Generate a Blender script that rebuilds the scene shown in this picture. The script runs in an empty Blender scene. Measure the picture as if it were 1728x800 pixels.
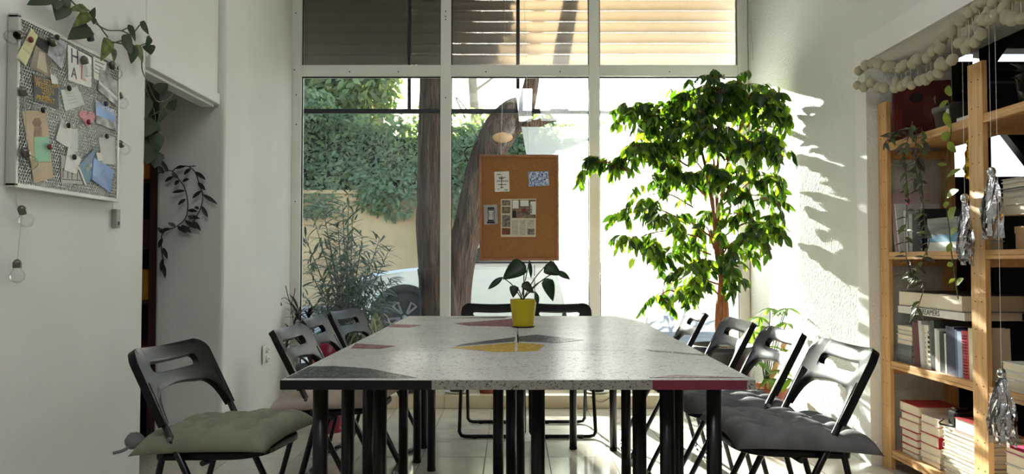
import bpy, bmesh, math, random
from mathutils import Vector, Matrix, noise

# ------------------------------------------------------------------ camera, sky, sun, lights, exposure
SC = bpy.context.scene
COL = SC.collection
random.seed(7)
EYE = 1.037
FPX = 1300.0
TILT = math.atan(40.0 / FPX)
cam_d = bpy.data.cameras.new('camera')
cam_d.sensor_width = 36.0
cam_d.lens = 36.0 * FPX / 1728.0
cam_d.clip_start = 0.05
cam_d.clip_end = 300
cam = bpy.data.objects.new('camera', cam_d)
COL.objects.link(cam)
cam.location = (0, 0, EYE)
cam.rotation_euler = (math.pi / 2 + TILT, 0, 0)
SC.camera = cam

SUN_AZ = math.radians(11.5)
SUN_EL = math.radians(18.0)
world = bpy.data.worlds.new('sky')
SC.world = world
world.use_nodes = True
wn = world.node_tree
wn.nodes.clear()
w_out = wn.nodes.new('ShaderNodeOutputWorld')
w_bg = wn.nodes.new('ShaderNodeBackground')
w_sky = wn.nodes.new('ShaderNodeTexSky')
w_sky.sky_type = 'NISHITA'
w_sky.sun_disc = False
w_sky.sun_elevation = SUN_EL
w_sky.sun_rotation = -SUN_AZ
w_sky.air_density = 1.0
w_sky.dust_density = 0.8
w_sky.ozone_density = 1.0
w_bg.inputs['Strength'].default_value = 0.36
wn.links.new(w_sky.outputs[0], w_bg.inputs[0])
wn.links.new(w_bg.outputs[0], w_out.inputs[0])

sun_d = bpy.data.lights.new('sun', 'SUN')
sun_d.energy = 40.0
sun_d.angle = math.radians(0.6)
sun_d.color = (1.0, 0.95, 0.86)
sun = bpy.data.objects.new('sun', sun_d)
COL.objects.link(sun)
sun_dir = Vector((math.sin(SUN_AZ) * math.cos(SUN_EL), -math.cos(SUN_AZ) * math.cos(SUN_EL), -math.sin(SUN_EL)))
sun.rotation_euler = sun_dir.to_track_quat('-Z', 'Y').to_euler()
sun.location = (-3, 14, 8)


def area(name, loc, sx, sy, power, color, rot=(0, 0, 0)):
    d = bpy.data.lights.new(name, 'AREA')
    d.shape = 'RECTANGLE'
    d.size, d.size_y, d.energy, d.color = sx, sy, power, color
    o = bpy.data.objects.new(name, d)
    COL.objects.link(o)
    o.location = loc
    o.rotation_euler = rot
    return o


# unseen fill lights added below the ceiling to brighten the room
area('ceiling_fill', (-0.2, 0.4, 3.40), 1.2, 0.6, 22, (0.97, 0.98, 1.0))
area('ceiling_fill', (0.1, 2.6, 3.40), 1.2, 0.6, 5, (0.97, 0.98, 1.0))

vs = SC.view_settings
vs.view_transform = 'Standard'
vs.look = 'None'
vs.exposure = 0.62
vs.gamma = 1.0
vs.use_curve_mapping = False
SC.cycles.use_denoising = True
SC.cycles.max_bounces = 10
SC.cycles.diffuse_bounces = 5
SC.cycles.transparent_max_bounces = 24
SC.cycles.sample_clamp_indirect = 6.0
SC.cycles.caustics_reflective = False
SC.cycles.caustics_refractive = False


# ------------------------------------------------------------------ helpers
def ray(px, py):
    u = (px - 864.0) / FPX
    v = (400.0 - py) / FPX
    return Vector((u, math.cos(TILT) - v * math.sin(TILT), v * math.cos(TILT) + math.sin(TILT)))


CAMP = Vector((0, 0, EYE))


def PY(px, py, Y):
    d = ray(px, py)
    return CAMP + d * (Y / d.y)


def PX(px, py, X):
    d = ray(px, py)
    return CAMP + d * (X / d.x)


def PZ(px, py, z):
    d = ray(px, py)
    return CAMP + d * ((z - EYE) / d.z)


def s2l(c):
    return c / 12.92 if c <= 0.04045 else ((c + 0.055) / 1.055) ** 2.4


def rgb(r, g, b):
    return (s2l(r / 255.0), s2l(g / 255.0), s2l(b / 255.0), 1.0)


MATS = {}


def mat(name, col, rough=0.6, metal=0.0, var=0.08, vscale=8.0, bump=0.0, bscale=40.0, spec=0.5, col2=None,
        stretch=(1, 1, 1), detail=4.0, coat=0.0, trans=0.0, transcol=None, bdist=0.01):
    """procedural material: base colour broken up by noise, optional bump, optional leaf translucency"""
    if name in MATS:
        return MATS[name]
    m = bpy.data.materials.new(name)
    m.use_nodes = True
    nt = m.node_tree
    N, L = nt.nodes, nt.links
    N.clear()
    out = N.new('ShaderNodeOutputMaterial')
    p = N.new('ShaderNodeBsdfPrincipled')
    p.inputs['Roughness'].default_value = rough
    p.inputs['Metallic'].default_value = metal
    p.inputs['Specular IOR Level'].default_value = spec
    if coat:
        p.inputs['Coat Weight'].default_value = coat
        p.inputs['Coat Roughness'].default_value = 0.12
    tc = N.new('ShaderNodeTexCoord')
    mp = N.new('ShaderNodeMapping')
    mp.inputs['Scale'].default_value = stretch
    L.new(tc.outputs['Object'], mp.inputs[0])
    nz = N.new('ShaderNodeTexNoise')
    nz.inputs['Scale'].default_value = vscale
    nz.inputs['Detail'].default_value = detail
    L.new(mp.outputs[0], nz.inputs['Vector'])
    ra = N.new('ShaderNodeValToRGB')
    c2 = col2 if col2 else tuple(max(0, c * (1 - var * 2)) for c in col[:3]) + (1,)
    c1 = col if col2 else tuple(min(1, c * (1 + var)) for c in col[:3]) + (1,)
    ra.color_ramp.elements[0].position = 0.32
    ra.color_ramp.elements[0].color = c2
    ra.color_ramp.elements[1].position = 0.68
    ra.color_ramp.elements[1].color = c1
    L.new(nz.outputs['Fac'], ra.inputs[0])
    L.new(ra.outputs[0], p.inputs['Base Color'])
    if bump:
        n2 = N.new('ShaderNodeTexNoise')
        n2.inputs['Scale'].default_value = bscale
        n2.inputs['Detail'].default_value = 3.0
        L.new(mp.outputs[0], n2.inputs['Vector'])
        b = N.new('ShaderNodeBump')
        b.inputs['Strength'].default_value = bump
        b.inputs['Distance'].default_value = bdist
        L.new(n2.outputs['Fac'], b.inputs['Height'])
        L.new(b.outputs[0], p.inputs['Normal'])
    if trans:
        t = N.new('ShaderNodeBsdfTranslucent')
        if transcol:
            t.inputs[0].default_value = transcol
        else:
            L.new(ra.outputs[0], t.inputs[0])
        mx = N.new('ShaderNodeMixShader')
        mx.inputs[0].default_value = trans
        L.new(p.outputs[0], mx.inputs[1])
        L.new(t.outputs[0], mx.inputs[2])
        L.new(mx.outputs[0], out.inputs[0])
    else:
        L.new(p.outputs[0], out.inputs[0])
    MATS[name] = m
    return m


def glass_mat(name, tint, gloss=0.06, rough=0.0):
    if name in MATS:
        return MATS[name]
    m = bpy.data.materials.new(name)
    m.use_nodes = True
    N, L = m.node_tree.nodes, m.node_tree.links
    N.clear()
    out = N.new('ShaderNodeOutputMaterial')
    t = N.new('ShaderNodeBsdfTransparent')
    t.inputs[0].default_value = tint
    g = N.new('ShaderNodeBsdfGlossy')
    g.inputs['Roughness'].default_value = rough
    fr = N.new('ShaderNodeLayerWeight')
    fr.inputs[0].default_value = 0.25
    mu = N.new('ShaderNodeMath')
    mu.operation = 'MULTIPLY'
    mu.inputs[1].default_value = gloss * 6
    L.new(fr.outputs['Fresnel'], mu.inputs[0])
    mx = N.new('ShaderNodeMixShader')
    L.new(mu.outputs[0], mx.inputs[0])
    L.new(t.outputs[0], mx.inputs[1])
    L.new(g.outputs[0], mx.inputs[2])
    L.new(mx.outputs[0], out.inputs[0])
    MATS[name] = m
    return m


class MB:
    def __init__(s):
        s.v, s.f, s.mi, s.sm = [], [], [], []

    def add(s, verts, faces, mi=0, smooth=False):
        o = len(s.v)
        s.v.extend(Vector(v) for v in verts)
        for f in faces:
            s.f.append([i + o for i in f])
            s.mi.append(mi)
            s.sm.append(smooth)
        return s

    def box(s, x0, x1, y0, y1, z0, z1, mi=0):
        return s.add([(x0, y0, z0), (x1, y0, z0), (x1, y1, z0), (x0, y1, z0), (x0, y0, z1), (x1, y0, z1), (x1, y1, z1), (x0, y1, z1)],
                     [(0, 3, 2, 1), (4, 5, 6, 7), (0, 1, 5, 4), (1, 2, 6, 5), (2, 3, 7, 6), (3, 0, 4, 7)], mi)

    def bar(s, a, b, w, h, up=(0, 0, 1), mi=0):
        """a square bar from a to b"""
        a, b = Vector(a), Vector(b)
        d = (b - a).normalized()
        sd = d.cross(Vector(up))
        if sd.length < 1e-4:
            sd = d.cross(Vector((1, 0, 0)))
        sd.normalize()
        u = sd.cross(d).normalized()
        vs_ = []
        for p in (a, b):
            for (i, j) in ((-1, -1), (1, -1), (1, 1), (-1, 1)):
                vs_.append(p + sd * (i * w / 2) + u * (j * h / 2))
        return s.add(vs_, [(3, 2, 1, 0), (4, 5, 6, 7), (0, 1, 5, 4), (1, 2, 6, 5), (2, 3, 7, 6), (3, 0, 4, 7)], mi)

    def prism(s, pts, off, mi=0):
        """3-D polygon pushed along off"""
        n = len(pts)
        pts = [Vector(p) for p in pts]
        off = Vector(off)
        vs_ = pts + [p + off for p in pts]
        fs = [list(range(n))[::-1], list(range(n, 2 * n))]
        fs += [(i, (i + 1) % n, n + (i + 1) % n, n + i) for i in range(n)]
        return s.add(vs_, fs, mi)

    def tube(s, pts, r, n=8, mi=0, smooth=True, caps=True):
        pts = [Vector(p) for p in pts]
        k = len(pts)
        rs = r if isinstance(r, (list, tuple)) else [r] * k
        t0 = (pts[1] - pts[0]).normalized()
        ref = Vector((0, 0, 1)) if abs(t0.z) < 0.9 else Vector((1, 0, 0))
        nrm = t0.cross(ref).normalized()
        vs_, fs = [], []
        for i, p in enumerate(pts):
            if i == 0:
                t = pts[1] - pts[0]
            elif i == k - 1:
                t = pts[-1] - pts[-2]
            else:
                t = (pts[i + 1] - pts[i]).normalized() + (pts[i] - pts[i - 1]).normalized()
            t.normalize()
            nrm = (nrm - t * nrm.dot(t))
            if nrm.length < 1e-5:
                nrm = t.orthogonal()
            nrm.normalize()
            bn = t.cross(nrm)
            for j in range(n):
                a = 2 * math.pi * j / n
                vs_.append(p + (nrm * math.cos(a) + bn * math.sin(a)) * rs[i])
        for i in range(k - 1):
            for j in range(n):
                fs.append((i * n + j, i * n + (j + 1) % n, (i + 1) * n + (j + 1) % n, (i + 1) * n + j))
        s.add(vs_, fs, mi, smooth)
        if caps:
            o = len(s.v) - len(vs_)
            s.f.append([o + j for j in range(n)][::-1]); s.mi.append(mi); s.sm.append(False)
            s.f.append([o + (k - 1) * n + j for j in range(n)]); s.mi.append(mi); s.sm.append(False)
        return s

    def lathe(s, prof, c=(0, 0, 0), n=28, mi=0, smooth=True):
        c = Vector(c)
        vs_, fs = [], []
        for (r, z) in prof:
            for j in range(n):
                a = 2 * math.pi * j / n
                vs_.append(c + Vector((r * math.cos(a), r * math.sin(a), z)))
        for i in range(len(prof) - 1):
            for j in range(n):
                fs.append((i * n + j, i * n + (j + 1) % n, (i + 1) * n + (j + 1) % n, (i + 1) * n + j))
        return s.add(vs_, fs, mi, smooth)

    def ball(s, c, r, nu=12, nv=8, sx=1, sy=1, sz=1, mi=0, bump=0.0):
        c = Vector(c)
        vs_, fs = [], []
        for i in range(nv + 1):
            th = math.pi * i / nv
            for j in range(nu):
                a = 2 * math.pi * j / nu
                k = 1 + (random.uniform(-bump, bump) if bump else 0)
                vs_.append(c + Vector((math.sin(th) * math.cos(a) * sx, math.sin(th) * math.sin(a) * sy, math.cos(th) * sz)) * r * k)
        for i in range(nv):
            for j in range(nu):
                fs.append((i * nu + j, (i + 1) * nu + j, (i + 1) * nu + (j + 1) % nu, i * nu + (j + 1) % nu))
        return s.add(vs_, fs, mi, True)

    def build(s, name, mats, parent=None, bevel=0.0, seg=2, solid=0.0, subsurf=0, world=True):
        me = bpy.data.meshes.new(name)
        vs_ = s.v
        if parent is not None and world:
            inv = rootm(parent).inverted()
            vs_ = [inv @ v for v in s.v]
        me.from_pydata([tuple(v) for v in vs_], [], s.f)
        if not isinstance(mats, (list, tuple)):
            mats = [mats]
        for m in mats:
            me.materials.append(m)
        me.polygons.foreach_set('material_index', s.mi)
        me.polygons.foreach_set('use_smooth', s.sm)
        me.update()
        o = bpy.data.objects.new(name, me)
        COL.objects.link(o)
        if parent is not None:
            o.parent = parent
        if solid:
            md = o.modifiers.new('solidify', 'SOLIDIFY')
            md.thickness = solid
            md.offset = 0
        if subsurf:
            md = o.modifiers.new('subdivision', 'SUBSURF')
            md.levels = md.render_levels = subsurf
        if bevel:
            md = o.modifiers.new('bevel', 'BEVEL')
            md.width = bevel
            md.segments = seg
            md.limit_method = 'ANGLE'
            md.angle_limit = math.radians(40)
            md.use_clamp_overlap = True
        return o


ROOTM = {}


def rootm(o):
    """world matrix of a thing's Empty (parts carry no transform of their own)"""
    while o.parent is not None and o.name not in ROOTM:
        o = o.parent
    if o.name in ROOTM:
        return ROOTM[o.name]
    return Matrix.Identity(4)


def tag(o, label, cat, group=None, kind=None):
    o['label'] = label
    o['category'] = cat
    if group:
        o['group'] = group
    if kind:
        o['kind'] = kind
    return o


def thing(name, label, cat, loc=(0, 0, 0), rz=0.0, group=None):
    o = bpy.data.objects.new(name, None)
    COL.objects.link(o)
    o.empty_display_size = 0.05
    o.location = loc
    o.rotation_euler = (0, 0, rz)
    ROOTM[o.name] = Matrix.Translation(Vector(loc)) @ Matrix.Rotation(rz, 4, 'Z')
    return tag(o, label, cat, group)


def struct(o, label=None):
    o['kind'] = 'structure'
    if label:
        o['label'] = label
    return o


def sub(o):
    o['kind'] = 'stuff'
    return o


def copy_tree(o, parent=None):
    c = o.copy()
    COL.objects.link(c)
    if parent is not None:
        c.parent = parent
    for ch in list(o.children):
        copy_tree(ch, c)
    return c


def text(name, body, loc, xa, ya, size, m, parent=None, align='LEFT', extrude=0.0003):
    cu = bpy.data.curves.new(name, 'FONT')
    cu.body = body
    cu.size = size
    cu.extrude = extrude
    cu.align_x = align
    cu.resolution_u = 2
    cu.materials.append(m)
    o = bpy.data.objects.new(name, cu)
    COL.objects.link(o)
    xa, ya = Vector(xa).normalized(), Vector(ya).normalized()
    za = xa.cross(ya)
    M = Matrix((xa, ya, za)).transposed().to_4x4()
    M.translation = Vector(loc)
    if parent is not None:
        o.parent = parent
        M = rootm(parent).inverted() @ M
    o.matrix_local = M
    return o


def bez(pts, k=6):
    """Catmull-Rom through pts"""
    pts = [Vector(p) for p in pts]
    if len(pts) < 3:
        return [pts[0].lerp(pts[-1], i / k) for i in range(k + 1)]
    q = [pts[0] * 2 - pts[1]] + pts + [pts[-1] * 2 - pts[-2]]
    out = []
    for i in range(1, len(q) - 2):
        a, b, c, d = q[i - 1], q[i], q[i + 1], q[i + 2]
        for j in range(k):
            t = j / k
            out.append(0.5 * ((2 * b) + (c - a) * t + (2 * a - 5 * b + 4 * c - d) * t * t + (3 * b - a - 3 * c + d) * t ** 3))
    out.append(pts[-1])
    return out


def leaf_geo(L, W, kind='oval', fold=0.15, droop=0.25, seg=5):
    """a leaf along +Y, face up +Z"""
    vs_, fs = [], []
    for i in range(seg + 1):
        t = i / seg
        if kind == 'oval':
            w = math.sin(math.pi * min(1, t * 0.94 + 0.03)) ** 0.8 * (1 - 0.25 * t)
        elif kind == 'heart':
            w = math.sin(math.pi * min(1, 0.04 + 0.96 * t ** 0.58)) ** 0.75 * (1.0 - 0.12 * t)
        elif kind == 'lance':
            w = math.sin(math.pi * min(1, t * 0.97 + 0.02)) ** 0.7
        else:
            w = 1 - t ** 3
        w *= W / 2
        y = L * t
        z = -droop * L * t * t
        vs_ += [(-w, y, z + fold * w), (0, y, z), (w, y, z + fold * w)]
    for i in range(seg):
        a = i * 3
        fs += [(a, a + 1, a + 4, a + 3), (a + 1, a + 2, a + 5, a + 4)]
    return vs_, fs


def leaf_matrix(pos, d, up, sc):
    y = Vector(d).normalized()
    z = Vector(up) - y * Vector(up).dot(y)
    if z.length < 1e-4:
        z = y.orthogonal()
    z.normalize()
    x = y.cross(z)
    M = Matrix((x, y, z)).transposed().to_4x4()
    for r in range(3):
        for c in range(3):
            M[r][c] *= sc
    M.translation = Vector(pos)
    return M


def leaves(root, spec, geo, mats, nparts=300, pname='leaf', sname='foliage'):
    """spec: (pos, dir, up, scale) in world; the largest-showing ones are parts, the rest one foliage mesh"""
    if not isinstance(mats, (list, tuple)):
        mats = [mats]
    inv = rootm(root).inverted()
    spec = sorted(spec, key=lambda q: (q[0] - CAMP).length / q[3])
    base = []
    for m in mats:
        me = bpy.data.meshes.new(pname)
        me.from_pydata(geo[0], [], geo[1])
        me.polygons.foreach_set('use_smooth', [True] * len(geo[1]))
        me.materials.append(m)
        base.append(me)
    for q in spec[:nparts]:
        o = bpy.data.objects.new(pname, random.choice(base))
        COL.objects.link(o)
        o.parent = root
        o.matrix_local = inv @ leaf_matrix(*q)
    if len(spec) > nparts:
        b = MB()
        for q in spec[nparts:]:
            M = leaf_matrix(*q)
            b.add([M @ Vector(v) for v in geo[0]], geo[1], random.randrange(len(mats)), True)
        sub(b.build(sname, mats, root))


def rv(a=1.0):
    while True:
        v = Vector((random.uniform(-1, 1), random.uniform(-1, 1), random.uniform(-1, 1)))
        if 0.05 < v.length < 1:
            return v * a


# ------------------------------------------------------------------ materials
M_plaster = mat('white_plaster', rgb(228, 228, 225), 0.85, var=0.03, vscale=1.6, bump=0.12, bscale=45, spec=0.2)
M_stucco = mat('stucco_plaster', rgb(228, 228, 222), 0.9, var=0.03, vscale=2.0, bump=0.75, bscale=70, spec=0.2)
M_smooth = mat('smooth_paint', rgb(230, 230, 226), 0.55, var=0.02, vscale=2.0, bump=0.03, bscale=30, spec=0.3)
M_alu = mat('white_window_metal', rgb(236, 237, 233), 0.45, var=0.02, vscale=5)
M_tile = mat('floor_tile', rgb(206, 199, 186), 0.10, var=0.06, vscale=5, spec=0.55, detail=6)
M_grout = mat('grout', rgb(140, 132, 120), 0.9, var=0.06)
M_curbt = mat('curb_tile', rgb(222, 208, 180), 0.25, var=0.06, vscale=6)
M_black = mat('black_steel', rgb(9, 9, 10), 0.3, var=0.1, vscale=20, spec=0.35)
M_plast = mat('black_plastic', rgb(12, 12, 13), 0.36, var=0.06, vscale=30, bump=0.04, bscale=300, spec=0.2)
M_pine = mat('pine_wood', rgb(212, 170, 114), 0.5, col2=rgb(190, 142, 86), vscale=10, stretch=(6, 6, 0.6), bump=0.05, bscale=20)
M_pine_h = mat('pine_board', rgb(208, 164, 106), 0.5, col2=rgb(182, 132, 78), vscale=10, stretch=(6, 0.6, 6), bump=0.05, bscale=20)
M_dark = mat('dark_paint', rgb(22, 21, 22), 0.7, var=0.1)
M_white = mat('white_paper', rgb(232, 230, 224), 0.7, var=0.03, vscale=20)
M_ink = mat('black_ink', rgb(28, 27, 28), 0.7, var=0.05)
M_cream = mat('book_pages', rgb(226, 214, 190), 0.8, var=0.08, vscale=60, stretch=(1, 1, 30))
M_glass = glass_mat('window_glass', (0.93, 0.96, 0.95, 1), 0.05)
M_bulb = glass_mat('bulb_glass', (0.95, 0.97, 0.96, 1), 0.07, 0.02)
M_terra = mat('terracotta', rgb(158, 84, 58), 0.75, var=0.12, vscale=14, bump=0.05)
M_soil = mat('soil', rgb(48, 36, 28), 0.95, var=0.3, vscale=60, bump=0.5)
M_stem = mat('green_stem', rgb(72, 92, 44), 0.55, var=0.15, vscale=30)
M_cork = mat('cork', rgb(170, 120, 70), 0.9, col2=rgb(144, 96, 54), vscale=160, detail=6, bump=0.15, bscale=200)
M_foil = mat('silver_foil', rgb(205, 205, 208), 0.18, metal=1.0, var=0.06, vscale=30, bump=0.6, bscale=40)

# ------------------------------------------------------------------ the room shell
CEIL = 3.5
WY = 5.75                     # window plane
LX, RX = -1.6, 1.83           # left wall, right wall


def footprint(name, pts, z0, z1, m, bevel=0.0):
    b = MB()
    b.prism([(x, y, z0) for x, y in pts], (0, 0, z1 - z0))
    o = b.build(name, m, bevel=bevel, seg=3)
    return struct(o)


fl = MB().box(-3.4, 6.6, -3.2, 7.2, -0.2, -0.006).build('floor', M_grout)
struct(fl)
T = 0.3333
tile_me = None
X0, Y0 = -0.141, 5.44
far = MB()
for i in range(-9, 8):
    for j in range(0, 24):
        x = X0 + i * T
        y1 = Y0 - j * T
        y0 = y1 - T
        if y0 < -3.0:
            continue
        if j < 12 and -6 <= i <= 6:
            if tile_me is None:
                t = MB().box(0.002, T - 0.002, 0.002, T - 0.002, -0.006, 0.0).build('tile', M_tile, fl)
                tile_me = t.data
            else:
                t = bpy.data.objects.new('tile', tile_me)
                COL.objects.link(t)
                t.parent = fl
            t.location = (x, y0, 0)
        else:
            far.box(x + .002, x + T - .002, y0 + .002, y1 - .002, -0.006, 0)
sub(far.build('outer_tiles', M_tile, fl))

# raised tiled curb below the window
cb = struct(MB().box(-1.66, 1.80, Y0 + 0.008, 5.98, -0.2, 0.082).build('window_sill', M_grout))
for i in range(-5, 7):
    x = X0 + i * T
    a, c = max(x, -1.64) + 0.0015, min(x + T, 1.775) - 0.0015
    if c - a < 0.02:
        continue
    MB().box(a, c, Y0, Y0 + 0.012, 0.001, 0.09).build('tile', M_curbt, cb)
    MB().box(a, c, Y0 + 0.0125, 5.72, 0.078, 0.09).build('tile', M_curbt, cb)

footprint('wall_left', [(-1.78, -3), (LX, -3), (LX, 3.345), (-1.78, 3.345)], 0, CEIL, M_plaster, 0.012)
struct(MB().box(-1.78, LX, 3.347, 4.168, 1.93, CEIL).build('trim_1', M_smooth, bevel=0.004))
struct(MB().box(-1.72, LX + 0.012, 3.36, 4.165, 1.885, 1.945).build('trim_2', M_smooth, bevel=0.004))
struct(MB().box(-1.69, LX - 0.02, 3.36, 4.16, 1.872, 1.884).build('trim_3', M_smooth))
footprint('wall_pier_left', [(-1.93, 4.17), (-1.56, 4.17), (-1.645, WY), (-1.645, 6.0), (-3.3, 6.0), (-3.3, 4.48), (-1.93, 4.48)], 0, CEIL, M_plaster, 0.02)
footprint('wall_alcove', [(-3.3, -3), (-3.2, -3), (-3.2, 4.48), (-3.3, 4.48)], 0, CEIL, M_plaster)
# skirting tiles on the left
bs = MB()
bs.prism([(-1.56, 4.162, 0), (-1.552, 4.17, 0), (-1.637, 5.44, 0), (-1.645, 5.44, 0)], (0, 0, 0.085))
bs.prism([(-1.93, 4.162, 0), (-1.56, 4.162, 0), (-1.56, 4.17, 0), (-1.93, 4.17, 0)], (0, 0, 0.085))
struct(bs.build('baseboard_left', M_curbt, bevel=0.002))

footprint('wall_pier_right', [(1.775, 6.0), (1.77, WY), (1.775, 4.74), (RX, 3.95), (2.27, 3.95), (2.27, 7.2), (1.9, 7.2), (1.9, 6.0)], 0, CEIL, M_stucco)
struct(MB().box(RX, 2.27, -3, 3.95, 2.066, CEIL).build('wall_right', M_stucco))
footprint('wall_right_near', [(RX, -3), (2.27, -3), (2.27, 0.7), (RX, 0.7)], 0, 2.066, M_stucco)
# smooth plaster band round the opening
tb = MB()
tb.box(RX - 0.004, RX, 0.7, 3.95, 2.066, 2.19)
tb.prism([(RX - 0.004, 3.95, 0), (RX - 0.004 - 0.0075, 4.055, 0), (RX - 0.0075, 4.055, 0), (RX, 3.95, 0)], (0, 0, 2.19))
struct(tb.build('trim_4', M_smooth))
struct(MB().box(-3.3, 6.6, -3.2, 7.2, CEIL, CEIL + 0.15).build('ceiling', M_plaster))
# back wall behind the camera
wb = MB()
wb.box(-3.3, 6.6, -3.2, -3, 0, CEIL)
struct(wb.build('wall_back', M_plaster))
# annex beyond the bookshelf
struct(MB().box(6.5, 6.6, -3, 7.2, 0, CEIL).build('wall_annex', M_plaster))
wa = MB()
wa.box(2.27, 3.75, 7.0, 7.2, 0, CEIL)
wa.box(5.3, 6.5, 7.0, 7.2, 0, CEIL)
wa.box(3.75, 5.3, 7.0, 7.2, 0, 1.80)
wa.box(3.75, 5.3, 7.0, 7.2, 2.28, 2.86)
wa.box(3.75, 5.3, 7.0, 7.2, 2.98, CEIL)
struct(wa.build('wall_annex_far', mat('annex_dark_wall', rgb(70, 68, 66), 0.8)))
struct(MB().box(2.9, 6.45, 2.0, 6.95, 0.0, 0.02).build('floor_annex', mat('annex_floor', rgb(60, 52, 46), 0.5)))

# ------------------------------------------------------------------ the big window
win = bpy.data.objects.new('window_1', None)
COL.objects.link(win)
win['kind'] = 'structure'
win['label'] = 'large white metal shop window with three tall panes and upper lights'


def xw(px):
    return (px - 864.0) * WY / FPX


FY0, FY1 = WY - 0.03, WY + 0.05
ZT0, ZT1 = PY(864, 130, WY).z, PY(864, 111, WY).z
xs = [(xw(492), xw(508)), (xw(743), xw(761)), (xw(994), xw(1012)), (xw(1246), xw(1263))]
for i, (a, c) in enumerate(xs):
    MB().box(a, c, FY0, FY1, 0.09, 3.42).build('mullion', M_alu, win, bevel=0.004)
for i in range(3):
    a, c = xs[i][1], xs[i + 1][0]
    MB().box(a, c, FY0 + 0.004, FY1, ZT0, ZT1).build('transom', M_alu, win, bevel=0.003)
    MB().box(a, c, FY0 + 0.004, FY1, 0.09, 0.16).build('bottom_rail', M_alu, win, bevel=0.003)
    MB().box(a, c, FY0 + 0.004, FY1, 3.34, 3.42).build('top_rail', M_alu, win, bevel=0.003)
    # black rubber gaskets
    g = MB()
    for (z0, z1) in ((0.16, ZT0), (ZT1, 3.34)):
        g.box(a, c, FY0 + 0.02, FY0 + 0.03, z1 - 0.008, z1)
        g.box(a, a + 0.007, FY0 + 0.02, FY0 + 0.03, z0, z1)
        g.box(c - 0.005, c, FY0 + 0.02, FY0 + 0.03, z0, z1)
        g.box(a, c, FY0 + 0.02, FY0 + 0.03, z0, z0 + 0.004)
    g.build('gasket', M_ink, win)
    MB().box(a, c, WY + 0.008, WY + 0.012, 0.16, ZT0).build('pane', M_glass, win)
# frosted upper panes
mf = bpy.data.materials.new('frosted_glass')
mf.use_nodes = True
N, L = mf.node_tree.nodes, mf.node_tree.links
N.clear()
o_ = N.new('ShaderNodeOutputMaterial')
rf = N.new('ShaderNodeBsdfRefraction')
rf.inputs['IOR'].default_value = 1.12
rf.inputs['Roughness'].default_value = 0.21
rf.inputs[0].default_value = (0.86, 0.87, 0.86, 1)
gl = N.new('ShaderNodeBsdfGlossy')
gl.inputs['Roughness'].default_value = 0.25
mx = N.new('ShaderNodeMixShader')
mx.inputs[0].default_value = 0.05
nz = N.new('ShaderNodeTexNoise')
nz.inputs['Scale'].default_value = 170
tcn = N.new('ShaderNodeTexCoord')
L.new(tcn.outputs['Object'], nz.inputs['Vector'])
bp = N.new('ShaderNodeBump')
bp.inputs['Strength'].default_value = 0.5
bp.inputs['Distance'].default_value = 0.004
L.new(nz.outputs['Fac'], bp.inputs['Height'])
L.new(bp.outputs[0], rf.inputs['Normal'])
L.new(rf.outputs[0], mx.inputs[1])
L.new(gl.outputs[0], mx.inputs[2])
L.new(mx.outputs[0], o_.inputs[0])
for i in range(3):
    a, c = xs[i][1], xs[i + 1][0]
    MB().add([(a, WY + .01, ZT1), (c, WY + .01, ZT1), (c, WY + .01, 3.34), (a, WY + .01, 3.34)], [(0, 1, 2, 3)]).build('frosted_pane', mf, win)
# screws in the frame
scr = []
for (px, py) in ((499, 22), (497, 118), (500, 160), (500, 210), (498, 340), (590, 121), (672, 121), (820, 121), (945, 121), (752, 19), (752, 28), (752, 33), (752, 165), (1130, 121)):
    p = PY(px, py, FY0)
    b = MB().tube([p + Vector((0, 0.002, 0)), p + Vector((0, -0.002, 0))], 0.005, 6)
    b.build('screw', M_ink, win)

# header wall above the window and outer sheath of the building
struct(MB().box(-1.66, 1.78, WY - 0.03, 6.0, 3.42, CEIL).build('wall_window_header', M_plaster))
struct(MB().box(-6, 1.89, 5.98, 6.0, CEIL, 3.9).build('wall_facade', M_plaster))

# whitish film and dried cleaner on the outside of the glass
def film_mat(name, lo, hi, scale, thr0, thr1, zfade=None):
    m = bpy.data.materials.new(name)
    m.use_nodes = True
    N, L = m.node_tree.nodes, m.node_tree.links
    N.clear()
    out = N.new('ShaderNodeOutputMaterial')
    tr = N.new('ShaderNodeBsdfTransparent')
    tl = N.new('ShaderNodeBsdfTranslucent')
    tl.inputs[0].default_value = (0.97, 0.98, 0.97, 1)
    mx = N.new('ShaderNodeMixShader')
    tc = N.new('ShaderNodeTexCoord')
    n1 = N.new('ShaderNodeTexNoise')
    n1.inputs['Scale'].default_value = scale
    n1.inputs['Detail'].default_value = 9
    n1.inputs['Roughness'].default_value = 0.65
    L.new(tc.outputs['Object'], n1.inputs['Vector'])
    val = n1.outputs['Fac']
    if zfade:
        sp = N.new('ShaderNodeSeparateXYZ')
        L.new(tc.outputs['Object'], sp.inputs[0])
        mr = N.new('ShaderNodeMapRange')
        mr.inputs['From Min'].default_value = zfade[0]
        mr.inputs['From Max'].default_value = zfade[1]
        mr.inputs['To Min'].default_value = -0.26
        mr.inputs['To Max'].default_value = 0.24
        L.new(sp.outputs['Z'], mr.inputs[0])
        ad = N.new('ShaderNodeMath')
        L.new(n1.outputs['Fac'], ad.inputs[0])
        L.new(mr.outputs[0], ad.inputs[1])
        val = ad.outputs[0]
    r = N.new('ShaderNodeMapRange')
    r.inputs['From Min'].default_value = thr0
    r.inputs['From Max'].default_value = thr1
    r.inputs['To Min'].default_value = lo
    r.inputs['To Max'].default_value = hi
    L.new(val, r.inputs[0])
    L.new(r.outputs[0], mx.inputs[0])
    L.new(tr.outputs[0], mx.inputs[1])
    L.new(tl.outputs[0], mx.inputs[2])
    L.new(mx.outputs[0], out.inputs[0])
    MATS[name] = m
    return m


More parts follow.
